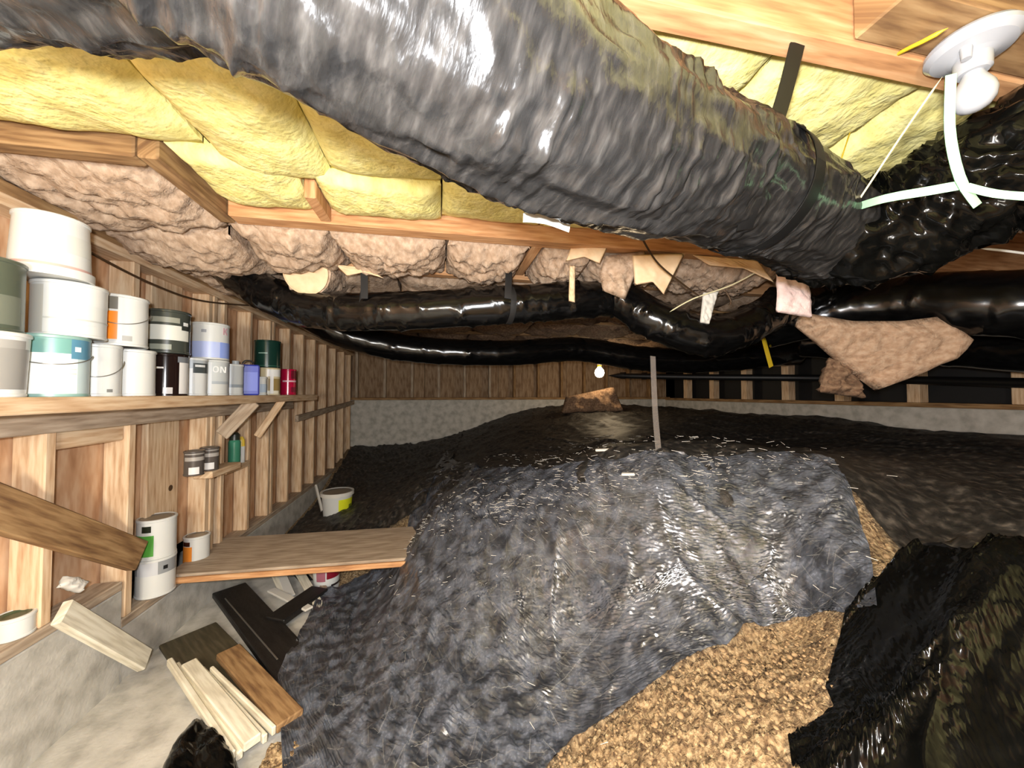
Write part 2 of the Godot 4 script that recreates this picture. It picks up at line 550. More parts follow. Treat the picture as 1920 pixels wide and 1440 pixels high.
func solve_ground() -> void:
	# a thin plate bent through the heights in ctrl
	var n := ctrl.size()
	var size := n + 3
	var a := []
	for i in size:
		var row := PackedFloat64Array()
		row.resize(size + 1)
		a.append(row)
	for i in n:
		for j in n:
			var r2 := Vector2(ctrl[i].x - ctrl[j].x, ctrl[i].z - ctrl[j].z).length_squared()
			a[i][j] = (0.5 * r2 * log(r2) if r2 > 1e-12 else 0.0) + (0.002 if i == j else 0.0)
		a[i][n] = 1.0
		a[i][n + 1] = ctrl[i].x
		a[i][n + 2] = ctrl[i].z
		a[n][i] = 1.0
		a[n + 1][i] = ctrl[i].x
		a[n + 2][i] = ctrl[i].z
		a[i][size] = ctrl[i].y
	for i in size:
		var best := i
		for r in range(i + 1, size):
			if absf(a[r][i]) > absf(a[best][i]):
				best = r
		var swap: PackedFloat64Array = a[i]
		a[i] = a[best]
		a[best] = swap
		var pivot: PackedFloat64Array = a[i]
		for r in range(i + 1, size):
			var f: float = a[r][i] / pivot[i]
			if f == 0.0:
				continue
			var row: PackedFloat64Array = a[r]
			for k in range(i, size + 1):
				row[k] -= f * pivot[k]
			a[r] = row
	kw.resize(size)
	for i in range(size - 1, -1, -1):
		var v: float = a[i][size]
		for k in range(i + 1, size):
			v -= a[i][k] * kw[k]
		kw[i] = v / a[i][i]
	for q in ctrl:
		kx.append(q.x)
		kz.append(q.z)


func ground_y(x: float, z: float) -> float:
	var n := kx.size()
	var y := kw[n] + kw[n + 1] * x + kw[n + 2] * z
	for i in n:
		var dx := x - kx[i]
		var dz := z - kz[i]
		var r2 := dx * dx + dz * dz
		if r2 > 1e-12:
			y += kw[i] * 0.5 * r2 * log(r2)
	return y


func ground_patch(x0: float, x1: float, z0: float, z1: float, cell: float, lift: float, amp: float, sd: int) -> ArrayMesh:
	var w := int((x1 - x0) / cell) + 1
	var h := int((z1 - z0) / cell) + 1
	var big := noise(sd, 9.0, 3)
	var small := noise(sd + 1, 40.0, 4)
	var p := PackedVector3Array()
	var uv := PackedVector2Array()
	for j in h:
		for i in w:
			var x := lerpf(x0, x1, float(i) / (w - 1))
			var z := lerpf(z0, z1, float(j) / (h - 1))
			p.append(Vector3(x, ground_y(x, z) + lift + amp * (big.get_noise_2d(x, z) + 0.9 * small.get_noise_2d(x, z)), z))
			uv.append(Vector2(x, z))
	return skin(p, w, h, uv, false, true)


# plastic film lying on the earth, spanned between four edges given in plan
func film(called: String, label: String, bottom: Array, top: Array, left: Array, right: Array, w: int, h: int, lift: float, amp: float, freq: float, fine: float, m: Material, sd: int, pull := Vector3(1.2, 0.8, 1.2)) -> MeshInstance3D:
	var plan := coons(bottom, top, left, right, w, h)
	var fold := noise(sd, freq, 3 if fine > 0.002 else 1, FastNoiseLite.TYPE_SIMPLEX, FastNoiseLite.FRACTAL_RIDGED)
	var slow := noise(sd + 2, freq * 0.45, 2)
	var crease := noise(sd + 1, freq * 3.4, 3, FastNoiseLite.TYPE_SIMPLEX, FastNoiseLite.FRACTAL_RIDGED)
	fold.domain_warp_enabled = true
	fold.domain_warp_amplitude = 0.25
	fold.domain_warp_frequency = freq * 0.7
	crease.domain_warp_enabled = true
	crease.domain_warp_amplitude = 0.08
	crease.domain_warp_frequency = freq * 2.0
	var tuck := noise(sd + 3, freq * 0.8, 1, FastNoiseLite.TYPE_SIMPLEX, FastNoiseLite.FRACTAL_RIDGED)
	var p := PackedVector3Array()
	var uv := PackedVector2Array()
	var wide: float = bottom[0].distance_to(bottom[-1])
	var deep: float = left[0].distance_to(left[-1])
	for k in plan.size():
		var q: Vector2 = plan[k]
		var y := ground_y(q.x, q.y)
		var s := Vector2(float(k % w) / (w - 1) * wide, float(k / w) / (h - 1) * deep)
		if q.x < -0.45 and q.y > -3.3:
			y = maxf(y, 0.0)
		var at := Vector3(q.x, y, q.y) * pull
		var a := fold.get_noise_3dv(at) * 0.5 + 0.5
		var b := crease.get_noise_3dv(at) * 0.5 + 0.5
		var c := tuck.get_noise_3dv(at * Vector3(1.4, 0.5, 0.6)) * 0.5 + 0.5
		y += lift + amp * a * a + fine * b + amp * 0.7 * pow(c, 6.0) + amp * 0.8 * slow.get_noise_3dv(at)
		p.append(Vector3(q.x, y, q.y))
		uv.append(s)
	# laid with bottom nearest the camera, so du x dv points up
	var o := part(called, skin(p, w, h, uv, false, false), m, self)
	tag(o, label, "plastic sheet")
	return o


# ------------------------------------------------------------------ paint cans
# bands: [low, high, from_degrees, to_degrees, colour], heights as shares of the can; 0 degrees faces the room
func can(called: String, label: String, at: Vector3, r: float, h: float, body: Material, bands: Array, opt := {}) -> Node3D:
	var turn := atan2(-at.x, -at.z)
	var o := thing(called, label, opt.get("category", "paint can"), at, turn + opt.get("turn", 0.0), opt.get("group", "cans on the shelf"))
	var k := 0.004
	var taper: float = opt.get("taper", 1.0)
	part("body", lathe([Vector2(0, 0.003), Vector2(r * taper - k, 0.003), Vector2(r * taper, 0), Vector2(r * taper + 0.002, 0.002), Vector2(r * taper + 0.002, 0.008), Vector2(r * taper, 0.01), Vector2(r, h - 0.012), Vector2(r + 0.003, h - 0.01), Vector2(r + 0.003, h - 0.003), Vector2(r, h), Vector2(r - 0.006, h), Vector2(r - 0.008, h - 0.008), Vector2(0, h - 0.008)]), body, o)
	if opt.get("lid", true):
		part("lid", lathe([Vector2(r - 0.009, h - 0.008), Vector2(r - 0.009, h - 0.001), Vector2(r - 0.016, h - 0.001), Vector2(r - 0.02, h - 0.005), Vector2(0, h - 0.005)]), opt.get("lid_mat", M.steel), o)
	for b in bands:
		var ra: float = lerpf(r * taper, r, b[0]) + 0.0008
		var rb: float = lerpf(r * taper, r, b[1]) + 0.0008
		if b.size() > 5:
			ra += 0.0006
			rb += 0.0006
		part("label_band", lathe([Vector2(ra - 0.0006, b[0] * h), Vector2(ra, b[0] * h), Vector2(rb, b[1] * h), Vector2(rb - 0.0006, b[1] * h)], 24, deg_to_rad(b[2]), deg_to_rad(b[3])), paint(b[4]), o)
	if opt.has("bail"):
		var arc := []
		var drop: float = opt.bail
		for i in 13:
			var a := PI * i / 12 - PI / 2
			arc.append(Vector3(sin(a) * (r + 0.006), h * 0.72 - drop * cos(a) * h, cos(a) * (r + 0.004)))
		part("bail_handle", tube(arc, 0.0016, 6, 0.01), M.steel, o)
	return o


func letters(text: String, size: float, m: Material, parent: Node, r: float, y: float, deg: float) -> void:
	var t := TextMesh.new()
	t.text = text
	var f := SystemFont.new()
	f.font_names = PackedStringArray(["Droid Sans"])
	f.font_weight = 700
	t.font = f
	t.font_size = 64
	t.pixel_size = size / 64.0
	t.depth = 0.001
	var a := deg_to_rad(deg)
	part("lettering", t, m, parent, Transform3D(Basis(Vector3.UP, a), Vector3(sin(a) * r, y, cos(a) * r)))


# ------------------------------------------------------------------ build
func _ready() -> void:
	# --- camera
	var cam := Camera3D.new()
	cam.name = "camera"
	cam.fov = 92.438
	cam.near = 0.02
	cam.position = Vector3(0, 1.22, 0)
	cam.rotation_degrees = Vector3(1.494, -11.07, 0)
	cam.current = true
	add_child(cam)
	# --- air and exposure
	var env := Environment.new()
	env.background_mode = Environment.BG_COLOR
	env.background_color = Color.BLACK
	env.tonemap_mode = Environment.TONE_MAPPER_LINEAR
	env.tonemap_exposure = 1.55
	env.sdfgi_enabled = true
	env.ssao_enabled = true
	env.ssil_enabled = true
	var we := WorldEnvironment.new()
	we.name = "environment"
	we.environment = env
	add_child(we)
	# --- the flash beside the lens, and the work light of the person taking the picture
	for d in [["flash_light", Vector3(-0.05, 1.28, 0.05), 2.4, 0.03, Color(0.97, 0.98, 1.0)], ["side_light", Vector3(-0.75, 1.35, 0.2), 0.9, 0.08, Color(1.0, 0.98, 0.92)], ["work_light", Vector3(-0.3, 1.15, 0.8), 1.8, 0.12, Color(1.0, 0.97, 0.92)]]:
		var l := OmniLight3D.new()
		l.name = d[0]
		l.position = d[1]
		l.light_energy = d[2]
		l.light_size = d[3]
		l.light_color = d[4]
		l.omni_range = 14.0
		l.omni_attenuation = 2.0
		l.shadow_enabled = true
		add_child(l)
	rng.seed = 11
	materials()
	solve_ground()
	setting()
	earth_and_films()
	insulation()
	ducts()
	rng.seed = 23
	shelf_things()
	floor_things()
	hanging_things()
	far_things()


func setting() -> void:
	# floor slab of the trench along the left wall
	var fl := struct("floor")
	block("slab", Vector3(-1.6, -0.2, -3.3), Vector3(-0.5, 0.0, 2.6), M.concrete, fl)
	# --- left wall: stepped concrete stem wall, plates, studs, sheathing
	var wl := struct("wall_left")
	block("stem_wall", Vector3(-1.6, -0.2, -6.2), Vector3(-1.32, 0.225, -1.87), M.concrete, wl, 0.006)
	block("stem_wall", Vector3(-1.6, -0.2, -1.87), Vector3(-1.315, 0.39, 2.6), M.concrete, wl, 0.006)
	block("bottom_plate", Vector3(-1.415, 0.225, -6.05), Vector3(-1.318, 0.263, -1.87), M.wood_grey, wl)
	block("bottom_plate", Vector3(-1.415, 0.39, -1.865), Vector3(-1.312, 0.428, 2.5), M.wood_grey, wl)
	for z in [[-6.1, -4.9], [-4.895, -3.68], [-3.675, -2.46], [-2.455, -1.24], [-1.235, 0.0], [0.005, 1.24], [1.245, 2.5]]:
		block("sheathing_panel", Vector3(-1.43, 0.225 if z[1] < -1.5 else 0.39, z[0]), Vector3(-1.416, 2.1, z[1]), M.ply, wl, 0.002)
	for z in [2.0, 1.6, 1.2, 0.8, 0.4, 0.0, -0.42, -0.82, -1.2, -1.56, -1.905, -2.45, -2.49, -2.6, -2.93, -3.24, -3.29, -3.62, -3.95, -4.3, -4.7, -5.1, -5.5, -5.9]:
		var lo := 0.263 if z < -1.87 else 0.428
		block("stud", Vector3(-1.412, lo, z - 0.019), Vector3(-1.322 + rng.randf_range(-0.004, 0.004), 1.80, z + 0.019), M.wood, wl)
	block("wide_board", Vector3(-1.414, 0.263, -2.31), Vector3(-1.385, 1.80, -2.09), M.wood, wl)
	part("knot", lathe([Vector2(0.016, 0.0), Vector2(0.0, 0.003)], 14), M.wire_brown, wl, Transform3D(Basis(Vector3.FORWARD, PI / 2), Vector3(-1.385, 0.725, -2.253)))
	block("top_plate", Vector3(-1.415, 1.80, -6.05), Vector3(-1.315, 1.838, 2.5), M.wood, wl)
	block("top_plate", Vector3(-1.415, 1.838, -6.05), Vector3(-1.315, 1.876, 2.5), M.wood_dark, wl)
	block("rim_joist", Vector3(-1.43, 1.876, -6.05), Vector3(-1.39, 2.12, 2.5), M.wood_dark, wl)
	block("ledge", Vector3(-1.325, 0.752, -2.62), Vector3(-1.23, 0.79, -2.32), M.wood, wl)
	block("blocking", Vector3(-1.41, 0.712, -2.91), Vector3(-1.31, 0.75, -2.62), M.wood, wl)
	block("blocking", Vector3(-1.41, 1.02, -1.88), Vector3(-1.335, 1.11, -1.58), M.wood, wl)
	# diagonal brace nailed over the studs, and the long rail beyond the shelf
	bar("brace", Vector3(-1.295, 0.95, -1.276), Vector3(-1.3, 0.508, -1.921), 0.12, 0.038, M.wood_dark, wl)
	bar("rail", Vector3(-1.3, 0.988, -3.728), Vector3(-1.3, 1.099, -6.351), 0.06, 0.03, M.wood_grey, wl)
	# --- far wall
	var wf := struct("wall_far")
	block("stem_wall", Vector3(-1.6, -0.2, -6.3), Vector3(4.2, 1.12, -6.0), M.concrete, wf, 0.006)
	block("bottom_plate", Vector3(-1.4, 1.12, -6.2), Vector3(4.1, 1.158, -6.01), M.wood_dark, wf)
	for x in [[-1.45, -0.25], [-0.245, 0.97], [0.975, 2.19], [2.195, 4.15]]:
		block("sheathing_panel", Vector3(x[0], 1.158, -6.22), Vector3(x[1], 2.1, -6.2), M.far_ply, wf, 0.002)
	for k in 13:
		block("stud", Vector3(-1.3 + k * 0.42, 1.158, -6.2), Vector3(-1.262 + k * 0.42, 2.1, -6.1), M.wood_dark if k > 5 else M.wood_grey, wf)
	# --- right wall
	var wr := struct("wall_right")
	block("stem_wall", Vector3(4.0, -0.2, -6.3), Vector3(4.3, 1.105, 2.6), M.concrete, wr, 0.006)
	block("bottom_plate", Vector3(3.99, 1.105, -6.0), Vector3(4.18, 1.143, 2.5), M.wood_dark, wr)
	block("sheathing_panel", Vector3(4.185, 1.143, -6.0), Vector3(4.2, 2.1, 2.5), M.black_matt, wr, 0.002)
	for k in 14:
		var z := -5.45 + k * 0.6
		block("stud", Vector3(4.0, 1.143, z - 0.045), Vector3(4.1, 2.1, z + 0.045), M.wood, wr)
	# --- the near end of the crawl space, behind the camera
	var wn := struct("wall_back")
	block("stem_wall", Vector3(-1.6, -0.2, 2.5), Vector3(4.3, 2.2, 2.65), M.concrete, wn)
	# --- floor of the house above: decking and beams
	var ce := struct("ceiling")
	for k in 9:
		block("decking", Vector3(-1.6, 2.13, -6.3 + k), Vector3(4.3, 2.17, -5.303 + k), M.wood_orange, ce, 0.003)
	for d in [[-0.585, 0.055, 1.90], [-1.605, 0.075, 1.90], [-2.11, 0.06, 1.885], [-2.72, 0.06, 1.9], [-3.4, 0.06, 1.9], [-4.2, 0.06, 1.9], [-5.1, 0.06, 1.9], [0.45, 0.06, 1.9], [1.5, 0.06, 1.9]]:
		var x0 := -1.388 if d[0] > -1 or d[0] < -2.5 else -0.80
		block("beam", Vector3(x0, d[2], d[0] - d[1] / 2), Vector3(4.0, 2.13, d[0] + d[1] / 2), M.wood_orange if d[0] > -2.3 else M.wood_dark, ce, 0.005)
	block("trimmer", Vector3(-0.86, 1.90, -1.64), Vector3(-0.805, 2.13, -1.225), M.wood_dark, ce, 0.005)
	block("trimmer", Vector3(-1.388, 1.90, -1.28), Vector3(-0.865, 2.13, -1.225), M.wood_dark, ce, 0.005)
	for d in [[-0.45, -1.567, -1.38]]:
		block("joist", Vector3(d[0] - 0.02, 1.905, d[1]), Vector3(d[0] + 0.02, 2.13, d[2]), M.wood_orange, ce)
	block("joist", Vector3(0.42, 1.905, -2.07), Vector3(0.47, 2.13, -1.65), M.wood_orange, ce)
	block("blocking", Vector3(0.78, 1.903, -0.555), Vector3(1.5, 2.13, -0.46), M.wood_dark, ce)


func earth_and_films() -> void:
	var g := struct("ground")
	part("earth", ground_patch(-1.35, 4.1, -6.1, 2.55, 0.05, -0.02, 0.0, 1), M.soil, g)
	part("bare_soil", ground_patch(0.1, 1.5, -1.4, -0.35, 0.0075, -0.008, 0.022, 60), M.soil, g)
	part("bare_soil", ground_patch(1.1, 1.9, -1.45, -0.6, 0.012, 0.004, 0.01, 62), M.soil, g)
	part("soil_edge", ground_patch(-0.56, -0.40, -1.42, -1.0, 0.01, 0.035, 0.016, 64), M.soil, g)
	# crumbs of soil: nobody could count them
	var crumb := SphereMesh.new()
	crumb.radius = 0.5
	crumb.height = 0.8
	crumb.radial_segments = 7
	crumb.rings = 4
	var mm := MultiMesh.new()
	mm.transform_format = MultiMesh.TRANSFORM_3D
	mm.mesh = crumb
	mm.instance_count = 2600
	rng.seed = 77
	for i in mm.instance_count:
		var x := rng.randf_range(0.2, 1.35)
		var z := rng.randf_range(-1.3, -0.55)
		if i % 9 == 0:
			x = rng.randf_range(1.2, 1.6)
			z = rng.randf_range(-1.2, -0.7)
		var s := rng.randf_range(0.003, 0.011) * (2.0 if rng.randf() < 0.1 else 1.0)
		var b := Basis.from_euler(Vector3(rng.randf(), rng.randf(), rng.randf()) * TAU).scaled(Vector3(s, s * rng.randf_range(0.5, 0.9), s * rng.randf_range(0.7, 1.5)))
		mm.set_instance_transform(i, Transform3D(b, Vector3(x, ground_y(x, z) + 0.008, z)))
	var crumbs := MultiMeshInstance3D.new()
	crumbs.name = "soil_crumbs"
	crumbs.multimesh = mm
	crumbs.material_override = M.clod
	crumbs.set_meta("kind", "stuff")
	g.add_child(crumbs, true)
	# bits of straw and fluff fallen on the crest of the film: nobody could count them
	var straw := CylinderMesh.new()
	straw.top_radius = 0.0008
	straw.bottom_radius = 0.0011
	straw.height = 0.04
	straw.radial_segments = 5
	straw.rings = 1
	var crest := along([Vector2(-0.119, -2.258), Vector2(0.215, -1.997), Vector2(0.472, -1.845), Vector2(0.726, -1.628), Vector2(0.965, -1.445), Vector2(1.238, -1.364), Vector2(1.442, -1.256)], 60)
	var sm := MultiMesh.new()
	sm.transform_format = MultiMesh.TRANSFORM_3D
	sm.mesh = straw
	sm.instance_count = 1100
	rng.seed = 78
	for i in sm.instance_count:
		var q: Vector2 = crest[rng.randi_range(0, 59)]
		var spread := 0.05 if i % 3 else 0.3
		q += Vector2(rng.randfn(0, spread), rng.randfn(0, spread * 0.8))
		if i % 7 == 0:
			q = Vector2(rng.randf_range(0.0, 1.6), rng.randf_range(-3.6, -1.6))
		var b := Basis(Vector3.UP, rng.randf() * TAU) * Basis(Vector3.RIGHT, PI / 2 + rng.randf_range(-0.25, 0.25))
		sm.set_instance_transform(i, Transform3D(b.scaled_local(Vector3(1, rng.randf_range(0.3, 1.0), 1)), Vector3(q.x, ground_y(q.x, q.y) + 0.05 + rng.randf() * 0.006, q.y)))
	var litter := MultiMeshInstance3D.new()
	litter.name = "straw_litter"
	litter.multimesh = sm
	litter.material_override = M.white_matt
	litter.set_meta("kind", "stuff")
	add_child(litter, true)
	tag(litter, "pale straw and fluff scattered along the crest of the dusty plastic", "straw")
	# --- black plastic over the earth
	var right_of_bank := [Vector2(1.126, -0.777), Vector2(1.314, -0.924), Vector2(1.446, -1.068), Vector2(1.562, -1.214)]
	var lip := [Vector2(-0.471, -1.284), Vector2(-0.2, -1.05), Vector2(0.25, -1.03), Vector2(0.42, -1.113), Vector2(0.695, -1.053), Vector2(0.902, -1.037), Vector2(0.996, -1.062), Vector2(1.164, -1.005), Vector2(1.125, -0.851), Vector2(1.126, -0.777)]
	film("plastic_sheet", "dusty black plastic sheet draped over the lit earth bank in the foreground", lip,
		[Vector2(0.076, -5.157), Vector2(0.303, -2.819), Vector2(0.579, -2.017), Vector2(0.829, -1.671), Vector2(1.122, -1.479), Vector2(1.433, -1.369), Vector2(1.564, -1.269), Vector2(1.562, -1.214)],
		[Vector2(-0.471, -1.284), Vector2(-0.659, -1.726), Vector2(-0.691, -2.39), Vector2(-0.233, -2.512), Vector2(-0.185, -3.066), Vector2(0.076, -5.157)], right_of_bank, 270, 290, 0.035, 0.02, 2.6, 0.007, M.film_dusty, 80)
	film("plastic_sheet", "dull black plastic sheet over the flat earth before the far concrete stem wall",
		[Vector2(-0.3, -2.9), Vector2(0.5, -1.85), Vector2(1.1, -1.3), Vector2(1.47, -1.08), Vector2(1.43, -0.93), Vector2(1.33, -0.80), Vector2(1.26, -0.66), Vector2(1.336, -0.618), Vector2(1.312, -0.527), Vector2(1.15, 0.2), Vector2(1.6, 0.6)],
		[Vector2(0.3, -5.95), Vector2(3.97, -5.95)], [Vector2(-0.3, -2.9), Vector2(-0.1, -4.5), Vector2(0.3, -5.95)], [Vector2(1.6, 0.6), Vector2(3.97, 0.6), Vector2(3.97, -5.95)], 150, 130, 0.012, 0.03, 1.6, 0.01, M.film_dull, 90)
	film("plastic_sheet", "glossy black plastic sheet in deep folds down the right-hand bank beside the bare soil",
		[Vector2(0.727, -0.664), Vector2(0.62, -0.3), Vector2(0.7, 0.2)], [Vector2(1.199, -0.817), Vector2(1.29, -0.79), Vector2(1.24, -0.66), Vector2(1.313, -0.608), Vector2(1.298, -0.522), Vector2(1.1, 0.2)],
		[Vector2(0.727, -0.664), Vector2(0.764, -0.707), Vector2(0.889, -0.705), Vector2(0.929, -0.756), Vector2(1.002, -0.794), Vector2(1.122, -0.849), Vector2(1.199, -0.817)], [Vector2(0.7, 0.2), Vector2(1.1, 0.2)], 190, 150, 0.022, 0.04, 1.8, 0.0, M.film_black, 100, Vector3(0.9, 0.3, 2.4))
	film("plastic_sheet", "black plastic sheet lining the floor of the trench beyond the wide board",
		[Vector2(-1.22, -2.8), Vector2(-0.1, -2.8)], [Vector2(-1.25, -5.8), Vector2(0.35, -5.8)], [Vector2(-1.22, -2.8), Vector2(-1.25, -5.8)], [Vector2(-0.1, -2.8), Vector2(0.35, -5.8)], 60, 90, 0.03, 0.03, 3.0, 0.006, M.film_dull, 110)


func insulation() -> void:
	# --- yellow batts between the nearest beams
	batt("insulation_batt", "yellow fibreglass batt at the far left of the ceiling above the paint cans", -1.38, -0.685, -1.215, -0.62, 1.93, 0.02, M.yellow, 201, "", 0.012, 6.0)
	batt("insulation_batt", "wide yellow fibreglass batt hanging left of the big black duct", -0.675, -0.36, -1.36, -0.62, 1.935, 0.02, M.yellow, 202, "", 0.012, 6.0)
	batt("insulation_batt", "yellow batt mostly hidden behind the big black duct", -0.355, 0.0, -1.285, -0.62, 1.93, 0.015, M.yellow, 203, "", 0.012, 6.0)
	batt("insulation_batt", "low yellow batt tucked between the brown trimmer and the long orange beam", -0.795, -0.475, -1.56, -1.23, 1.925, 0.012, M.yellow, 204, "", 0.014, 8.0)
	batt("insulation_batt", "yellow batt with a ragged tuft hanging down beside the short joist stub", -0.425, 0.0, -1.56, -1.29, 1.925, 0.012, M.yellow, 205, "", 0.014, 8.0)
	batt("insulation_batt", "narrow yellow batt showing below the middle of the big black duct", 0.005, 0.42, -1.56, -0.62, 1.935, 0.012, M.yellow, 206, "", 0.012, 6.0)
	batt("insulation_batt", "bright yellow batt between the top joist and the upper edge of the big duct", 0.43, 0.72, -1.56, -0.62, 1.94, 0.012, M.yellow, 207, "", 0.01, 6.0)
	batt("insulation_batt", "yellow batt with slanting creases just right of the black hanger strap", 0.73, 1.15, -1.56, -0.62, 1.945, 0.02, M.yellow, 208, "", 0.02, 8.0)
	batt("insulation_batt", "yellow batt behind the white porcelain lampholder", 1.16, 1.65, -1.56, -0.62, 1.95, 0.02, M.yellow, 209, "", 0.02, 8.0)
	batt("insulation_batt", "yellow batt at the right edge above the crumpled duct", 1.66, 2.4, -1.56, -0.62, 1.95, 0.02, M.yellow, 210, "", 0.02, 8.0)
	batt("insulation_batt", "yellow batt at the top edge above the orange joist", 0.2, 0.77, -0.45, 0.4, 1.945, 0.01, M.yellow, 211, "", 0.012, 6.0)
	batt("insulation_batt", "yellow batt at the top right corner above the lampholder", 0.8, 1.7, -0.44, 0.4, 1.945, 0.01, M.yellow, 212, "", 0.012, 6.0)
	batt("insulation_batt", "pale yellow batt at the top left corner beside the near duct branch", -1.35, -0.5, -0.55, 0.4, 1.95, 0.01, M.yellow, 213, "", 0.012, 6.0)
	# tuft and folded corner of the yellow batts
	var tuft := part("insulation_tuft", cushion([Vector3(-0.276, 1.946, -1.482), Vector3(-0.165, 1.926, -1.461)], [Vector3(-0.223, 2.017, -1.449), Vector3(-0.163, 2.027, -1.438)], [Vector3(-0.276, 1.946, -1.482), Vector3(-0.253, 1.987, -1.456), Vector3(-0.223, 2.017, -1.449)], [Vector3(-0.165, 1.926, -1.461), Vector3(-0.151, 1.977, -1.457), Vector3(-0.163, 2.027, -1.438)], 0.04, 0.03, 30.0, 41), M.yellow, self)
	tag(tuft, "small pale yellow tuft of fibreglass hanging over the long orange beam", "insulation")
	var flap := part("insulation_flap", cushion([Vector3(-0.301, 1.998, -1.221), Vector3(-0.234, 1.968, -1.249)], [Vector3(-0.28, 2.006, -1.196), Vector3(-0.184, 2.003, -1.198)], [Vector3(-0.301, 1.998, -1.221), Vector3(-0.28, 2.006, -1.196)], [Vector3(-0.234, 1.968, -1.249), Vector3(-0.184, 2.003, -1.198)], 0.02, 0.004, 20.0, 42), M.yellow, self)
	tag(flap, "torn triangular yellow flap of batt beside the lower edge of the big duct", "insulation")
	# --- old pinkish batts along the left wall
	batt("insulation_batt", "dusty tan batt sagging over the top of the left stud wall beside the white pail", -1.37, -0.87, -1.72, -1.29, 1.91, 0.03, M.pink, 221, "", 0.032, 13.0, 0.014, Vector2(0.02, 0.04))
	batt("insulation_batt", "pinkish brown batt bulging at the corner of the trimmer and the long orange beam", -1.37, -0.87, -2.2, -1.73, 1.86, 0.06, M.pink, 222, "", 0.032, 13.0, 0.014)
	batt("insulation_batt", "brown batt over the left wall above the start of the slim black duct", -1.37, -0.9, -2.68, -2.22, 1.87, 0.05, M.pink, 223, "", 0.03, 13.0, 0.016)
	# --- pink batts behind the long orange beam
	var pk := [[-0.85, -0.47, "first pink batt at the left behind the long orange beam"], [-0.46, 0.02, "second pink batt behind the long orange beam, above the pale roll"], [0.03, 0.41, "third pink batt behind the long orange beam, in the middle"], [0.48, 0.75, "torn pink batt behind the orange beam above the duct strap"], [0.76, 1.2, "pink batt behind the right end of the orange beam"], [1.21, 1.9, "dim pink batt behind the crumpled duct"]]
	for k in pk.size():
		batt("insulation_batt", pk[k][2], pk[k][0], pk[k][1], -2.07, -1.65, 1.88, 0.06, M.pink, 230 + k, "", 0.035, 13.0, 0.013)
	# --- and on into the dark
	var rows := [[-2.68, -2.15], [-3.36, -2.76], [-4.16, -3.44], [-5.06, -4.24], [-5.95, -5.14]]
	var nth := ["first", "second", "third", "fourth", "fifth", "sixth", "seventh", "eighth"]
	for j in rows.size():
		for k in 8:
			var x := -0.85 + k * 0.6
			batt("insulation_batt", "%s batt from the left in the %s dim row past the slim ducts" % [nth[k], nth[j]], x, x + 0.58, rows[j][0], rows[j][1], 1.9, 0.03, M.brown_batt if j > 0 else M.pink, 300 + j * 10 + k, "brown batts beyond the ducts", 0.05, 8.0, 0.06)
	# pale kraft facing and paper edges
	sheet("kraft_flap", "pale torn kraft paper flap hanging beside the right end of the slim duct", [Vector3(0.878, 1.868, -1.564), Vector3(1.122, 1.875, -1.516)], [Vector3(0.901, 1.732, -1.584), Vector3(1.049, 1.692, -1.576)], 0.03, 51)
	sheet("kraft_flap", "long pale kraft paper facing peeling under the beam near the crumpled duct", [Vector3(1.208, 1.898, -1.58), Vector3(1.503, 1.865, -1.503)], [Vector3(1.29, 1.846, -1.566), Vector3(1.585, 1.756, -1.49)], 0.02, 52)
	sheet("kraft_flap", "small pale kraft scrap above the thin black hanger strap in the middle", [Vector3(0.596, 1.9, -1.619), Vector3(0.767, 1.908, -1.585)], [Vector3(0.579, 1.845, -1.644), Vector3(0.739, 1.833, -1.613)], 0.02, 53)
	sheet("kraft_flap", "bright kraft edge showing left of the first thin hanger strap", [Vector3(-0.522, 1.871, -1.97), Vector3(-0.358, 1.85, -1.939)], [Vector3(-0.463, 1.81, -1.961), Vector3(-0.279, 1.799, -1.925)], 0.02, 54)
	var lump := part("insulation_tuft", cushion([Vector3(0.778, 1.723, -1.669), Vector3(0.886, 1.679, -1.649)], [Vector3(0.773, 1.878, -1.625), Vector3(0.973, 1.903, -1.585)], [Vector3(0.778, 1.723, -1.669), Vector3(0.763, 1.815, -1.67), Vector3(0.773, 1.878, -1.625)], [Vector3(0.886, 1.679, -1.649), Vector3(0.932, 1.789, -1.637), Vector3(0.973, 1.903, -1.585)], 0.07, 0.05, 18.0, 43), M.pink, self)
	tag(lump, "lumpy pink insulation drooping in front of the gap between the two slim ducts", "insulation")
	# rolled batt end
	var roll := thing("insulation_roll", "rolled batt with a pale round kraft end lying over the slim duct at left", "insulation", Vector3(-0.67, 1.834, -2.011))
	var inward := (Vector3(-0.609, 1.963, -2.444) - Vector3(-0.67, 1.834, -2.011)).normalized()
	var fuzz := noise(61, 14.0, 3)
	part("roll", tube([Vector3.ZERO, inward * 0.15, inward * 0.4], 0.115, 32, 0.015, {"lines": fuzz, "amp": 0.02, "rings": 1.0, "crumple": 0.0, "slow": 1.0}), M.pink, roll)
	var face := Basis(inward.cross(Vector3.UP).normalized(), -inward, Vector3.UP).orthonormalized()
	part("kraft_end", lathe([Vector2(0.112, -0.012), Vector2(0.112, 0.004), Vector2(0.1, 0.008), Vector2(0.004, 0.004)], 32), M.kraft, roll, Transform3D(face, Vector3.ZERO), "pale kraft paper end")
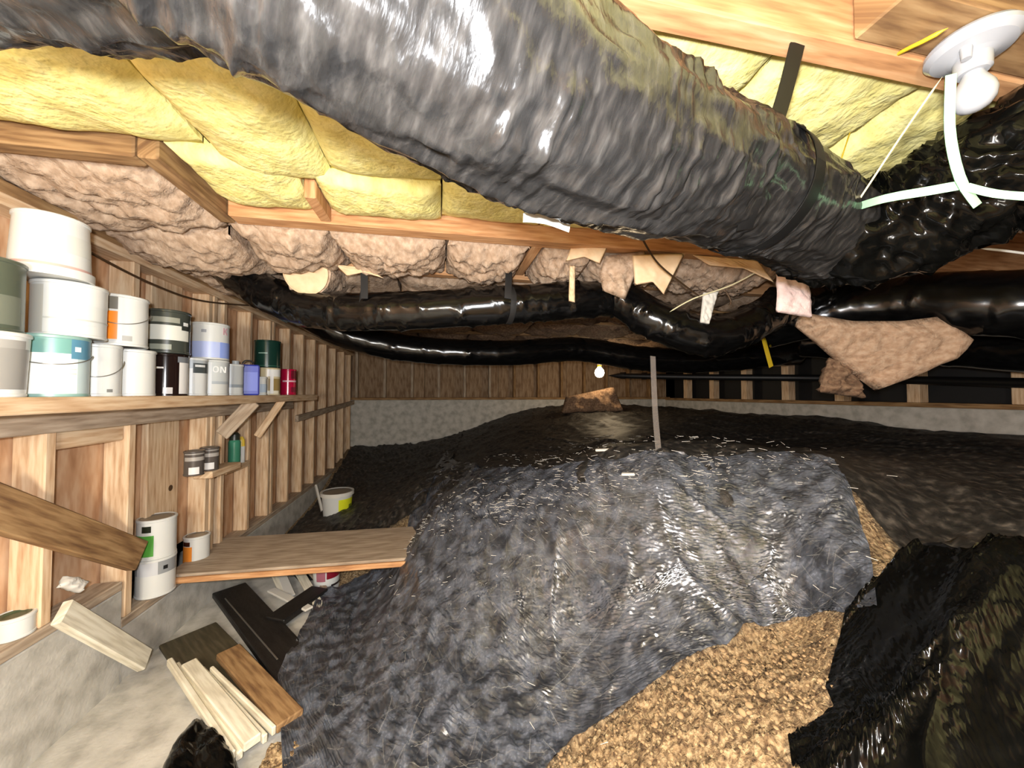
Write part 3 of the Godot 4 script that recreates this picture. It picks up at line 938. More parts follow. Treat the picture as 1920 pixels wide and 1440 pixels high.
	# hanging batts at the right
	var hung := part("insulation_batt", cushion([Vector3(1.994, 1.605, -1.75), Vector3(2.124, 1.506, -1.738), Vector3(2.246, 1.398, -1.717), Vector3(2.4, 1.235, -1.64)], [Vector3(1.985, 1.679, -1.709), Vector3(2.225, 1.618, -1.613), Vector3(2.397, 1.604, -1.508), Vector3(2.552, 1.62, -1.417)], [Vector3(1.994, 1.605, -1.75), Vector3(1.985, 1.679, -1.709)], [Vector3(2.4, 1.235, -1.64), Vector3(2.546, 1.316, -1.538), Vector3(2.675, 1.423, -1.428), Vector3(2.695, 1.494, -1.392), Vector3(2.552, 1.62, -1.417)], 0.09, 0.03, 14.0, 44, 0.012), M.tan_batt, self)
	tag(hung, "tan insulation batt hanging loose in front of the dark right wall", "insulation")
	var pinky := part("insulation_scrap", cushion([Vector3(1.45, 1.579, -1.358), Vector3(1.604, 1.553, -1.329)], [Vector3(1.432, 1.943, -1.352), Vector3(1.529, 1.919, -1.334)], [Vector3(1.45, 1.579, -1.358), Vector3(1.445, 1.659, -1.347), Vector3(1.442, 1.747, -1.345), Vector3(1.432, 1.943, -1.352)], [Vector3(1.604, 1.553, -1.329), Vector3(1.589, 1.647, -1.319), Vector3(1.529, 1.919, -1.334)], 0.04, 0.012, 20.0, 45, 0.008), M.rosy, self)
	tag(pinky, "pale rose scrap of insulation above the left corner of the hanging batt", "insulation")
	var grey := part("insulation_tuft", cushion([Vector3(2.181, 1.229, -1.775), Vector3(2.443, 1.189, -1.725)], [Vector3(2.221, 1.431, -1.741), Vector3(2.358, 1.369, -1.716)], [Vector3(2.181, 1.229, -1.775), Vector3(2.221, 1.431, -1.741)], [Vector3(2.443, 1.189, -1.725), Vector3(2.358, 1.369, -1.716)], 0.1, 0.07, 16.0, 46, 0.012), M.brown_batt, self)
	tag(grey, "ragged grey insulation hanging behind the loose batt in front of the posts", "insulation")


func sheet(called: String, label: String, top: Array, bottom: Array, curl: float, sd: int) -> void:
	var mid: Vector3 = (bottom[0] + bottom[1]) / 2 + Vector3(0, curl, curl)
	var o := part(called, cushion([bottom[0], mid, bottom[1]], top, [bottom[0], top[0]], [bottom[1], top[1]], 0.006, 0.004, 25.0, sd, 0.008), M.kraft, self)
	tag(o, label, "paper")


func duct(called: String, label: String, pts: Array, r: float, m: Material, sd: int, amp: float, rings: float, seg := 56, step := 0.008, crumple := 0.0, slow := 7.0) -> Node3D:
	var o := thing(called, label, "duct", pts[1])
	var local := []
	for p in pts:
		local.append(p - pts[1])
	var lines := noise(sd, 1.0, 2)
	var slack := noise(sd + 1, 1.0, 3, FastNoiseLite.TYPE_SIMPLEX, FastNoiseLite.FRACTAL_RIDGED)
	part("sleeve", tube(local, r, seg, step, {"lines": lines, "slack": slack, "amp": amp, "rings": rings, "crumple": crumple, "slow": slow}), m, o)
	return o


func strap_round(parent: Node3D, at: Vector3, dir: Vector3, r: float, width: float, called: String, m: Material) -> void:
	var x := dir.cross(Vector3.UP).normalized()
	var y := x.cross(dir)
	var ring := []
	for i in 25:
		var a := TAU * i / 24
		ring.append(at + (x * cos(a) + y * sin(a)) * r)
	part(called, ribbon(ring, width, 0.003, dir, 0.03), m, parent)


func ducts() -> void:
	var big := duct("flexible_duct", "big grey black plastic wrapped flexible duct sweeping across the ceiling", [Vector3(-0.296, 1.712, -0.32), Vector3(-0.208, 1.697, -0.375), Vector3(-0.077, 1.669, -0.431), Vector3(0.109, 1.642, -0.498), Vector3(0.35, 1.648, -0.593), Vector3(0.681, 1.695, -0.721), Vector3(0.939, 1.693, -0.803), Vector3(1.095, 1.673, -0.844)], 0.129, M.duct, 120, 0.0068, 38.0, 88, 0.004, 0.012, 3.0)
	var b0: Vector3 = Vector3(-0.208, 1.697, -0.375)
	var here: Vector3 = Vector3(0.711, 1.691, -0.73) - b0
	var dir: Vector3 = (Vector3(0.939, 1.693, -0.803) - Vector3(0.681, 1.695, -0.721)).normalized()
	strap_round(big, here, dir, 0.139, 0.035, "tape_band", M.black)
	part("torn_liner", ribbon([Vector3(0.139, 1.521, -0.607) - b0, Vector3(0.183, 1.532, -0.629) - b0, Vector3(0.24, 1.534, -0.658) - b0], 0.014, 0.002, Vector3(0, 1, 0.4)), M.white, big, Transform3D(), "torn edge of white inner liner")
	var hs := part("hanger_strap", ribbon([Vector3(0.678, 1.899, -0.578), Vector3(0.658, 1.802, -0.59), Vector3(0.631, 1.726, -0.592), Vector3(0.605, 1.657, -0.589), Vector3(0.591, 1.588, -0.598), Vector3(0.607, 1.555, -0.637)], 0.03, 0.003, Vector3(1, 0, 0.1)), M.black, self)
	tag(hs, "wide black strap hanging the big duct from the orange joist", "strap")
	duct("flexible_duct", "near branch of dusty black duct crossing the top left corner", [Vector3(-0.189, 1.804, -0.46), Vector3(-0.339, 1.772, -0.51), Vector3(-0.531, 1.778, -0.548), Vector3(-0.769, 1.78, -0.584)], 0.098, M.duct, 122, 0.006, 30.0, 56, 0.006, 0.014, 4.0)
	duct("flexible_duct", "crumpled shiny black duct coming in from the right edge", [Vector3(1.061, 1.719, -0.9), Vector3(1.097, 1.665, -0.824), Vector3(1.15, 1.653, -0.752), Vector3(1.207, 1.687, -0.669), Vector3(1.267, 1.735, -0.585), Vector3(1.379, 1.75, -0.481), Vector3(2.1, 1.76, -0.2)], 0.122, M.film_black, 124, 0.006, 20.0, 64, 0.006, 0.034, 8.5)
	var slim := duct("flexible_duct", "slim shiny black duct running behind the pink insulation from the left wall", [Vector3(-1.208, 1.992, -2.305), Vector3(-1.153, 1.931, -2.266), Vector3(-0.918, 1.759, -2.183), Vector3(-0.626, 1.661, -2.098), Vector3(-0.208, 1.653, -1.996), Vector3(0.204, 1.676, -1.915), Vector3(0.631, 1.716, -1.882), Vector3(0.959, 1.756, -1.918)], 0.098, M.duct_black, 126, 0.009, 26.0, 40, 0.012)
	strap_round(slim, Vector3(-0.394, 1.656, -2.043) - Vector3(-1.153, 1.931, -2.266), Vector3(0.98, 0, -0.1), 0.101, 0.03, "band", M.black_matt)
	strap_round(slim, Vector3(0.351, 1.687, -1.896) - Vector3(-1.153, 1.931, -2.266), Vector3(0.98, 0, -0.1), 0.101, 0.03, "band", M.black_matt)
	tag(part("hanger_strap", ribbon([Vector3(-0.379, 1.861, -1.953), Vector3(-0.375, 1.749, -1.94), Vector3(-0.374, 1.695, -1.936)], 0.034, 0.003, Vector3(1, 0, 0)), M.black_matt, self), "thin black strap beside the pale rolled batt holding up the slim duct", "strap")
	tag(part("hanger_strap", ribbon([Vector3(0.342, 1.841, -1.833), Vector3(0.333, 1.736, -1.802), Vector3(0.33, 1.695, -1.798)], 0.034, 0.003, Vector3(1, 0, 0)), M.black_matt, self), "thin black strap in the middle of the slim duct", "strap")
	duct("flexible_duct", "black duct dipping in a shallow curve left of the hanging batt", [Vector3(0.878, 1.807, -1.953), Vector3(0.989, 1.743, -1.882), Vector3(1.139, 1.616, -1.785), Vector3(1.371, 1.525, -1.711), Vector3(1.65, 1.595, -1.726), Vector3(1.957, 1.742, -1.764), Vector3(2.349, 1.882, -1.816)], 0.1, M.duct_black, 128, 0.014, 22.0, 40, 0.01)
	duct("flexible_duct", "long dark duct under the joists beyond the slim ducts", [Vector3(-1.247, 1.999, -3.587), Vector3(-0.924, 1.793, -3.733), Vector3(-0.239, 1.665, -3.806), Vector3(0.683, 1.644, -3.78), Vector3(1.449, 1.701, -3.781), Vector3(2.132, 1.602, -3.65), Vector3(2.871, 1.585, -3.506), Vector3(3.742, 1.661, -3.231)], 0.13, M.duct_black, 130, 0.008, 10.0, 32, 0.03)
	duct("flexible_duct", "fat black duct in the dark behind the loose hanging batt", [Vector3(2.235, 1.695, -2.2), Vector3(2.39, 1.739, -1.985), Vector3(2.611, 1.737, -1.616), Vector3(2.695, 1.67, -1.346), Vector3(2.873, 1.622, -1.109), Vector3(3.7, 1.55, -0.7)], 0.16, M.duct_black, 132, 0.008, 10.0, 40, 0.02)
	duct("flexible_duct", "dark duct deep at the right edge under the joists", [Vector3(3.166, 1.689, -2.732), Vector3(3.483, 1.597, -2.163), Vector3(3.525, 1.503, -1.698), Vector3(3.512, 1.446, -1.345)], 0.14, M.duct_black, 134, 0.008, 10.0, 32, 0.03)


func shelf_things() -> void:
	# --- the shelf
	var sh := thing("shelf", "long wooden wall shelf on diagonal brackets holding the paint cans", "shelf", Vector3(-1.21, 1.21, -1.5))
	bar("board", Vector3(0, -0.024, 2.3), Vector3(0, -0.024, -2.17), 0.048, 0.21, M.wood, sh)
	bar("cleat", Vector3(-0.098, -0.08, 2.3), Vector3(-0.098, -0.08, -2.15), 0.09, 0.02, M.wood_grey, sh)
	for z in [-1.46]:
		bar("bracket", Vector3(-0.08, -0.3, z), Vector3(0.08, -0.037, z), 0.05, 0.02, M.wood, sh)
	bar("bracket", Vector3(-0.08, -0.24, -1.02), Vector3(0.09, -0.037, -1.02), 0.08, 0.02, M.wood_grey, sh)
	var y := 1.21
	var x := -1.2
	# --- lower row, nearest first
	can("paint_bucket", "white paint bucket with a round grey label at the near end of the shelf", Vector3(x, y, -1.235), 0.078, 0.175, M.white, [[0.12, 0.75, -10, 75, "#8d8a84"], [0.75, 0.88, 0, 60, "#9a9791"]], {"taper": 0.93})
	can("paint_can", "teal topped paint can with a big white label", Vector3(x, y, -1.413), 0.079, 0.19, paint("#86a8a0"), [[0.7, 0.97, -120, 120, "#709f97"], [0.05, 0.7, -90, 40, "#eef0ec"], [0.05, 0.72, 40, 90, "#b8c8c8"], [0.62, 0.97, 28, 90, "#5788a0", 1], [0.36, 0.39, 5, 38, "#c9ccc6", 1], [0.44, 0.46, 5, 38, "#c9ccc6", 1], [0.74, 0.82, 34, 46, "#d6e6ea", 1], [0.0, 0.05, -120, 120, "#6f8f80"]], {"bail": 0.2})
	can("paint_can", "plain white paint can with a hanging wire bail, right of the teal one", Vector3(x, y, -1.563), 0.064, 0.182, M.white, [[0.03, 0.95, 30, 110, "#cfd0cc"], [0.08, 0.14, 25, 40, "#7c7c78", 1]], {"bail": 0.35})
	can("paint_can", "plain white paint can under the orange labelled one", Vector3(x, y, -1.708), 0.075, 0.18, M.white, [[0.0, 0.04, -90, 120, "#8a5a38"]])
	can("paint_can", "dark brown paint can with a glossy wrapper and white side panel", Vector3(x, y, -1.903), 0.076, 0.184, paint("#1d1210", 0.12), [[0.02, 0.8, 35, 100, "#dcdad6"], [0.8, 0.97, 30, 100, "#6f7378"], [0.0, 0.2, -5, 18, "#b9b6b4"], [0.64, 0.68, -35, -5, "#d8d4cc"]], {"lid_mat": M.steel})
	can("paint_can", "grey white can with a small dark label at the middle of the shelf", Vector3(x, y, -2.077), 0.06, 0.183, paint("#d9dad6"), [[0.72, 0.96, -80, 95, "#a7adb0"], [0.6, 0.86, 5, 85, "#43494a", 1], [0.76, 0.82, 12, 55, "#e3e4e2", 1]])
	var on := can("paint_can", "white can with large grey lettering under the white and blue one", Vector3(x, y, -2.227), 0.078, 0.186, M.white, [[0.4, 0.96, 5, 90, "#c2c6c4"], [0.32, 0.4, 5, 90, "#a9b0b4"]])
	letters("ON", 0.045, paint("#eef0ee"), on, 0.081, 0.135, 28)
	can("paint_can", "white and grey can between the lettered can and the blue tin", Vector3(x, y, -2.419), 0.062, 0.18, M.white, [[0.35, 0.96, -5, 80, "#b9bcba"], [0.25, 0.35, -5, 80, "#8f979c"]])
	# blue rectangular tin
	var tin := thing("solvent_tin", "blue rectangular solvent tin with a wire handle on the shelf", "tin", Vector3(x, y, -2.576), 0.5, "cans on the shelf")
	part("body", cbox(Vector3(0.15, 0.19, 0.09), 0.008), paint("#3a46b0"), tin, Transform3D(Basis(), Vector3(0, 0.095, 0)))
	part("cap", lathe([Vector2(0.018, 0.19), Vector2(0.018, 0.212), Vector2(0.0, 0.213)], 20), M.white, tin, Transform3D(Basis(), Vector3(-0.045, 0, 0)))
	part("handle", tube([Vector3(-0.015, 0.19, 0), Vector3(0.0, 0.215, 0), Vector3(0.035, 0.215, 0), Vector3(0.05, 0.19, 0)], 0.004, 8, 0.01), M.black, tin)
	part("label_band", cbox(Vector3(0.13, 0.12, 0.004), 0.001), paint("#5f6cc8"), tin, Transform3D(Basis(), Vector3(0, 0.085, 0.0455)))
	can("jar", "small white jar with a pale blue label before the tan tin", Vector3(-1.16, y, -2.676), 0.042, 0.12, M.white, [[0.15, 0.6, 5, 80, "#a9b8c8"]], {"category": "jar"})
	can("paint_can", "cream and white tin carrying the dark green can", Vector3(x, y, -2.886), 0.078, 0.19, paint("#d9c9a0"), [[0.68, 0.97, 0, 90, "#f0efea"], [0.05, 0.6, 0, 90, "#9c8450"], [0.05, 0.9, 12, 28, "#f2f1ee", 1], [0.0, 0.16, -10, 60, "#efe8d2", 1]])
	can("spray_can", "small crimson can at the far end of the shelf", Vector3(-1.17, y, -3.169), 0.055, 0.2, paint("#b3123c", 0.2), [[0.62, 0.95, 20, 90, "#6a1226"], [0.5, 0.56, -40, 90, "#e7b9c2"], [0.1, 0.3, 20, 80, "#7c1630"]], {"category": "can"})
	# --- upper row
	var y2 := y + 0.186
	can("paint_can", "dark grey green paint can half hidden behind the upper white one", Vector3(-1.235, y + 0.177, -1.25), 0.082, 0.2, paint("#4e5446"), [[0.1, 0.5, -60, 60, "#6a6e60"]])
	var wc := can("paint_can", "scuffed white paint can standing on the teal topped can", Vector3(x, y + 0.191, -1.466), 0.083, 0.175, M.white, [[0.05, 0.9, -70, -40, "#bdbbb0"], [0.6, 0.95, 20, 100, "#d4d4cf"], [0.3, 0.33, -40, 90, "#b9bab4", 1], [0.22, 0.24, -30, 40, "#cfcfca", 1]])
	var pail := can("pail", "upturned white pail with a red stripe on top of the pile of cans", Vector3(x, y + 0.191 + 0.176, -1.402), 0.078, 0.19, M.white, [[0.15, 0.19, -120, 120, "#c9a49a"], [0.4, 0.7, 20, 80, "#cbccc4"]], {"taper": 1.1, "lid": false, "category": "pail"})
	part("rim", lathe([Vector2(0.086, 0.0), Vector2(0.093, 0.0), Vector2(0.093, 0.026), Vector2(0.086, 0.028)], 36), M.white, pail)
	can("paint_can", "white paint can with a bright orange panel on the upper row", Vector3(x, y2, -1.658), 0.078, 0.19, M.white, [[0.12, 0.66, -60, -4, "#ef8a1e"], [0.7, 0.97, -60, -4, "#6b675c"], [0.1, 0.2, 5, 25, "#a9a8a4"], [0.97, 1.0, 20, 90, "#5a3a22"]], {"bail": 0.3, "lid_mat": M.white})
	can("paint_can", "black and grey paint can with a white middle band on the upper row", Vector3(x, y2, -1.909), 0.078, 0.19, paint("#3c403a", 0.25), [[0.3, 0.64, -90, 62, "#cfd0c6"], [0.7, 0.82, -60, 30, "#8f9082"], [0.55, 0.72, 35, 80, "#2c302c", 1], [0.66, 0.74, 40, 58, "#dedfda", 1], [0.08, 0.2, -60, 10, "#8c8f82"]])
	var kc := can("paint_can", "white and periwinkle blue paint can on the upper row", Vector3(x, y + 0.187, -2.218), 0.082, 0.19, M.white, [[0.05, 0.48, -100, 110, "#b6c2ea"], [0.05, 0.48, 30, 110, "#8ba0de", 1], [0.72, 0.8, -25, -10, "#9a9ca0"]], {"lid_mat": M.white})
	letters("K", 0.05, paint("#c79aa2"), kc, 0.083, 0.15, 48)
	can("paint_can", "dark green paint can on top of the cream tin", Vector3(x, y + 0.191, -2.883), 0.079, 0.19, paint("#17352c", 0.2), [[0.02, 0.08, -90, 90, "#2f5a4a"], [0.5, 0.54, -40, 0, "#7f9c90"]])
	# --- on the blocking between the studs
	for d in [[-2.244, "left of two small grey tins on the wall blocking"], [-2.376, "right of two small grey tins on the wall blocking"]]:
		can("small_tin", d[1], Vector3(-1.275, 0.79, d[0]), 0.042, 0.13, paint("#57504a", 0.25), [[0.05, 0.35, -30, 30, "#e6e4e0"], [0.6, 0.75, -60, 80, "#a8a29a"], [0.85, 0.9, -60, 80, "#9a948c"]], {"category": "tin", "group": "small tins on the blocking"})
	var sp := thing("spray_can", "green spray can with a dark cap on the wall blocking", "can", Vector3(-1.335, 0.75, -2.756), 0.6)
	part("body", lathe([Vector2(0, 0), Vector2(0.033, 0), Vector2(0.034, 0.008), Vector2(0.034, 0.15), Vector2(0.028, 0.165), Vector2(0.0, 0.166)], 28), paint("#3f8266", 0.25), sp)
	part("cap", lathe([Vector2(0.029, 0.163), Vector2(0.028, 0.2), Vector2(0.016, 0.213), Vector2(0, 0.214)], 28), paint("#2a2f28"), sp)
	var tb := thing("caulk_tube", "white tube with a yellow top beside the green spray can", "tube", Vector3(-1.335, 0.75, -2.842), 0.6)
	part("body", lathe([Vector2(0, 0), Vector2(0.022, 0), Vector2(0.022, 0.11), Vector2(0, 0.111)], 24), M.white, tb)
	part("cap", lathe([Vector2(0.022, 0.11), Vector2(0.02, 0.155), Vector2(0.008, 0.175), Vector2(0, 0.175)], 24), paint("#e3c34a"), tb)
	# --- on the sill
	can("paint_can", "white can with a marbled grey band, lower of the pair on the sill", Vector3(-1.34, 0.265, -2.094), 0.072, 0.175, M.white, [[0.6, 0.97, -95, 95, "#8e9192"], [0.6, 0.97, -60, 5, "#c4c6c8", 1], [0.7, 0.8, 20, 34, "#1c1c1c", 1]], {"group": "cans on the sill"})
	can("paint_can", "white paint can with a green leaf label on top of the pair on the sill", Vector3(-1.34, 0.441, -2.094), 0.072, 0.185, M.white, [[0.1, 0.62, -80, -8, "#4f9a3c"], [0.7, 0.86, -45, -16, "#20241a"]], {"group": "cans on the sill"})
	can("paint_can", "small white can with an orange side on the sill beside the wide board", Vector3(-1.335, 0.265, -2.389), 0.058, 0.165, M.white, [[0.1, 0.7, -80, -20, "#e08a34"], [0.72, 0.86, -75, -30, "#3a1a12"], [0.1, 0.18, -10, 15, "#77706a"]], {"group": "cans on the sill"})
	can("paint_can", "small white can with a dark green lid low at the left edge", Vector3(-1.364, 0.429, -1.514), 0.045, 0.07, M.white, [], {"group": "cans on the sill", "lid_mat": paint("#3c4a34")})


func floor_things() -> void:
	# the wide board bridging from the sill to the earth bank
	var wb := thing("wide_panel", "wide dusty particle board bridging from the sill to the plastic covered bank", "board", Vector3(-0.7, 0.267, -2.4))
	bar("panel", Vector3(-0.66, 0.018, -0.03), Vector3(0.66, 0.018, 0.0), 0.036, 0.5, M.wood_grey, wb)
	bar("edge_strip", Vector3(-0.62, 0.014, 0.236), Vector3(0.64, 0.014, 0.27), 0.028, 0.02, M.wood_orange, wb)
	# buckets
	var yb := can("bucket", "white bucket with a bright yellow label beyond the wide board", Vector3(-0.917, 0.109, -3.636), 0.13, 0.22, M.white, [[0.1, 0.75, 5, 100, "#dbe02a"], [0.3, 0.5, 50, 70, "#6a7a20", 1]], {"taper": 0.88, "category": "bucket", "group": "buckets"})
	part("rim", lathe([Vector2(0.13, 0.19), Vector2(0.142, 0.19), Vector2(0.142, 0.222), Vector2(0.13, 0.222)], 36), M.white_matt, yb)
	var rb := can("bucket", "white bucket with a dark red label standing under the wide board", Vector3(-0.698, 0, -2.54), 0.085, 0.22, M.white, [[0.35, 0.8, 0, 85, "#7a1426"], [0.3, 0.75, -45, -5, "#a0606c", 1], [0.12, 0.18, 20, 80, "#2a2022", 1]], {"taper": 0.85, "category": "bucket", "group": "buckets"})
	tag(bar("stick", Vector3(-1.05, 0.1, -3.691), Vector3(-1.19, 0.322, -3.931), 0.03, 0.02, M.white_matt, self), "white stick leaning beside the yellow labelled bucket", "stick")
	# laths under and before the board
	tag(bar("lath", Vector3(-1.162, 0.1, -2.815), Vector3(-0.912, 0.035, -2.439), 0.012, 0.03, M.wood_pale, self), "left white lath of those running under the wide board", "lath")
	tag(bar("lath", Vector3(-1.134, 0.1, -2.861), Vector3(-0.855, 0.03, -2.402), 0.012, 0.05, M.white_matt, self), "second white lath running under the wide board", "lath")
	tag(bar("lath", Vector3(-0.994, 0.1, -2.783), Vector3(-0.618, 0.03, -2.195), 0.012, 0.05, M.wood_pale, self), "third pale lath slanting out from under the wide board", "lath")
	tag(bar("lath", Vector3(-0.961, 0.06, -2.835), Vector3(-0.572, 0.03, -2.29), 0.012, 0.03, M.wood_grey, self), "thin grey lath nearest the red labelled bucket", "lath")
	tag(bar("lath", Vector3(-0.983, 0.05, -2.46), Vector3(-0.691, 0.05, -2.204), 0.012, 0.045, M.white_matt, self), "short white lath lying across the others in front of the wide board", "lath")
	tag(bar("floor_tile", Vector3(-1.01, 0.012, -2.936), Vector3(-0.799, 0.012, -2.645), 0.02, 0.16, M.char_board, self), "dark flat board lying between the laths", "board")
	# black boards
	var b1 := thing("black_board", "long black board lying on the concrete floor with a raised seam", "board", Vector3(0, 0.0, 0))
	bar("board", Vector3(-1.248, 0.03, -2.551), Vector3(-0.585, 0.03, -1.744), 0.03, 0.165, M.char_board, b1)
	bar("seam", Vector3(-1.203, 0.047, -2.416), Vector3(-0.699, 0.047, -1.825), 0.004, 0.006, M.steel, b1)
	tag(bar("black_board", Vector3(-0.835, 0.04, -2.139), Vector3(-0.698, 0.05, -2.411), 0.03, 0.12, M.char_board, self), "short black board lying crosswise beyond the long one", "board")
	tag(bar("olive_board", Vector3(-1.221, 0.02, -2.139), Vector3(-0.7, 0.02, -1.595), 0.02, 0.22, M.olive_board, self), "dark olive panel lying on the floor under the cream trim strips", "board")
	tag(bar("plank", Vector3(-0.936, 0.05, -1.915), Vector3(-0.518, 0.05, -1.473), 0.03, 0.09, M.wood_dark, self), "brown plank lying beside the cream trim strips", "plank")
	# bundle of cream trim
	var strips := ["outermost left cream trim strip of the bundle on the floor", "second cream trim strip from the left of the bundle", "widest cream trim strip in the middle of the bundle", "fourth cream trim strip of the bundle, beside the widest", "cream trim strip nearest the brown plank"]
	var a0: Vector3 = Vector3(-1.144, 0.06, -1.88)
	var a1: Vector3 = Vector3(-0.929, 0.06, -1.782)
	var e0: Vector3 = Vector3(-0.651, 0.05, -1.369)
	var e1: Vector3 = Vector3(-0.554, 0.05, -1.438)
	var at := [0.0, 0.17, 0.46, 0.76, 0.98]
	var wd := [0.02, 0.02, 0.052, 0.016, 0.014]
	for k in 5:
		var hh: float = [0.0, -0.012, 0.006, -0.006, 0.004][k]
		tag(bar("trim_strip", a0.lerp(a1, at[k]) + Vector3(0, hh, 0), e0.lerp(e1, at[k]) + Vector3(0, hh, 0), 0.03, wd[k], M.wood_pale, self), strips[k], "trim strip", "cream trim bundle")
	# leaning two-by-four at the step of the stem wall
	tag(bar("timber", Vector3(-1.275, 0.47, -1.56), Vector3(-1.23, 0.082, -1.872), 0.03, 0.08, M.wood_pale, self, Vector3(1, 0.3, 0)), "pale timber offcut leaning down the step of the concrete wall", "timber")
	# torn foam on the near sill
	tag(part("foam_scrap", cushion([Vector3(-1.31, 0.544, -1.594), Vector3(-1.3, 0.484, -1.658)], [Vector3(-1.33, 0.563, -1.629), Vector3(-1.31, 0.507, -1.7)], [Vector3(-1.31, 0.544, -1.594), Vector3(-1.33, 0.563, -1.629)], [Vector3(-1.3, 0.484, -1.658), Vector3(-1.31, 0.507, -1.7)], 0.04, 0.02, 30.0, 47, 0.006), M.white_matt, self), "crumpled white foam scrap on the near sill", "scrap")
	# black bag in the bottom corner
	tag(part("black_bag", cushion([Vector3(-0.826, 0.04, -1.297), Vector3(-0.556, 0.04, -1.244)], [Vector3(-0.875, 0.03, -1.566), Vector3(-0.781, 0.03, -1.505)], [Vector3(-0.826, 0.04, -1.297), Vector3(-0.868, 0.04, -1.437), Vector3(-0.875, 0.03, -1.566)], [Vector3(-0.556, 0.04, -1.244), Vector3(-0.643, 0.04, -1.366), Vector3(-0.781, 0.03, -1.505)], 0.07, 0.03, 9.0, 48, 0.01), M.film_black, self), "crumpled black bag lying at the bottom edge beside the cream trim strips", "bag")
	# litter on the plastic
	for d in [[Vector3(0.836, 0.884, -1.817), 0.07, "white litter scrap on the plastic left of the thin hanging strand"], [Vector3(-0.318, 0.433, -5.851), 0.14, "white litter strip at the far end of the trench"], [Vector3(3.714, 0.941, -5.424), 0.12, "white litter scrap before the corner of the stem wall"], [Vector3(0.849, 0.809, -1.578), 0.05, "small white chip on the dusty ridge of the plastic"]]:
		tag(bar("litter_scrap", d[0] + Vector3(-d[1] / 2, 0.04, 0), d[0] + Vector3(d[1] / 2, 0.045, 0.03), 0.012, 0.03, M.white_matt, self), d[2], "litter")


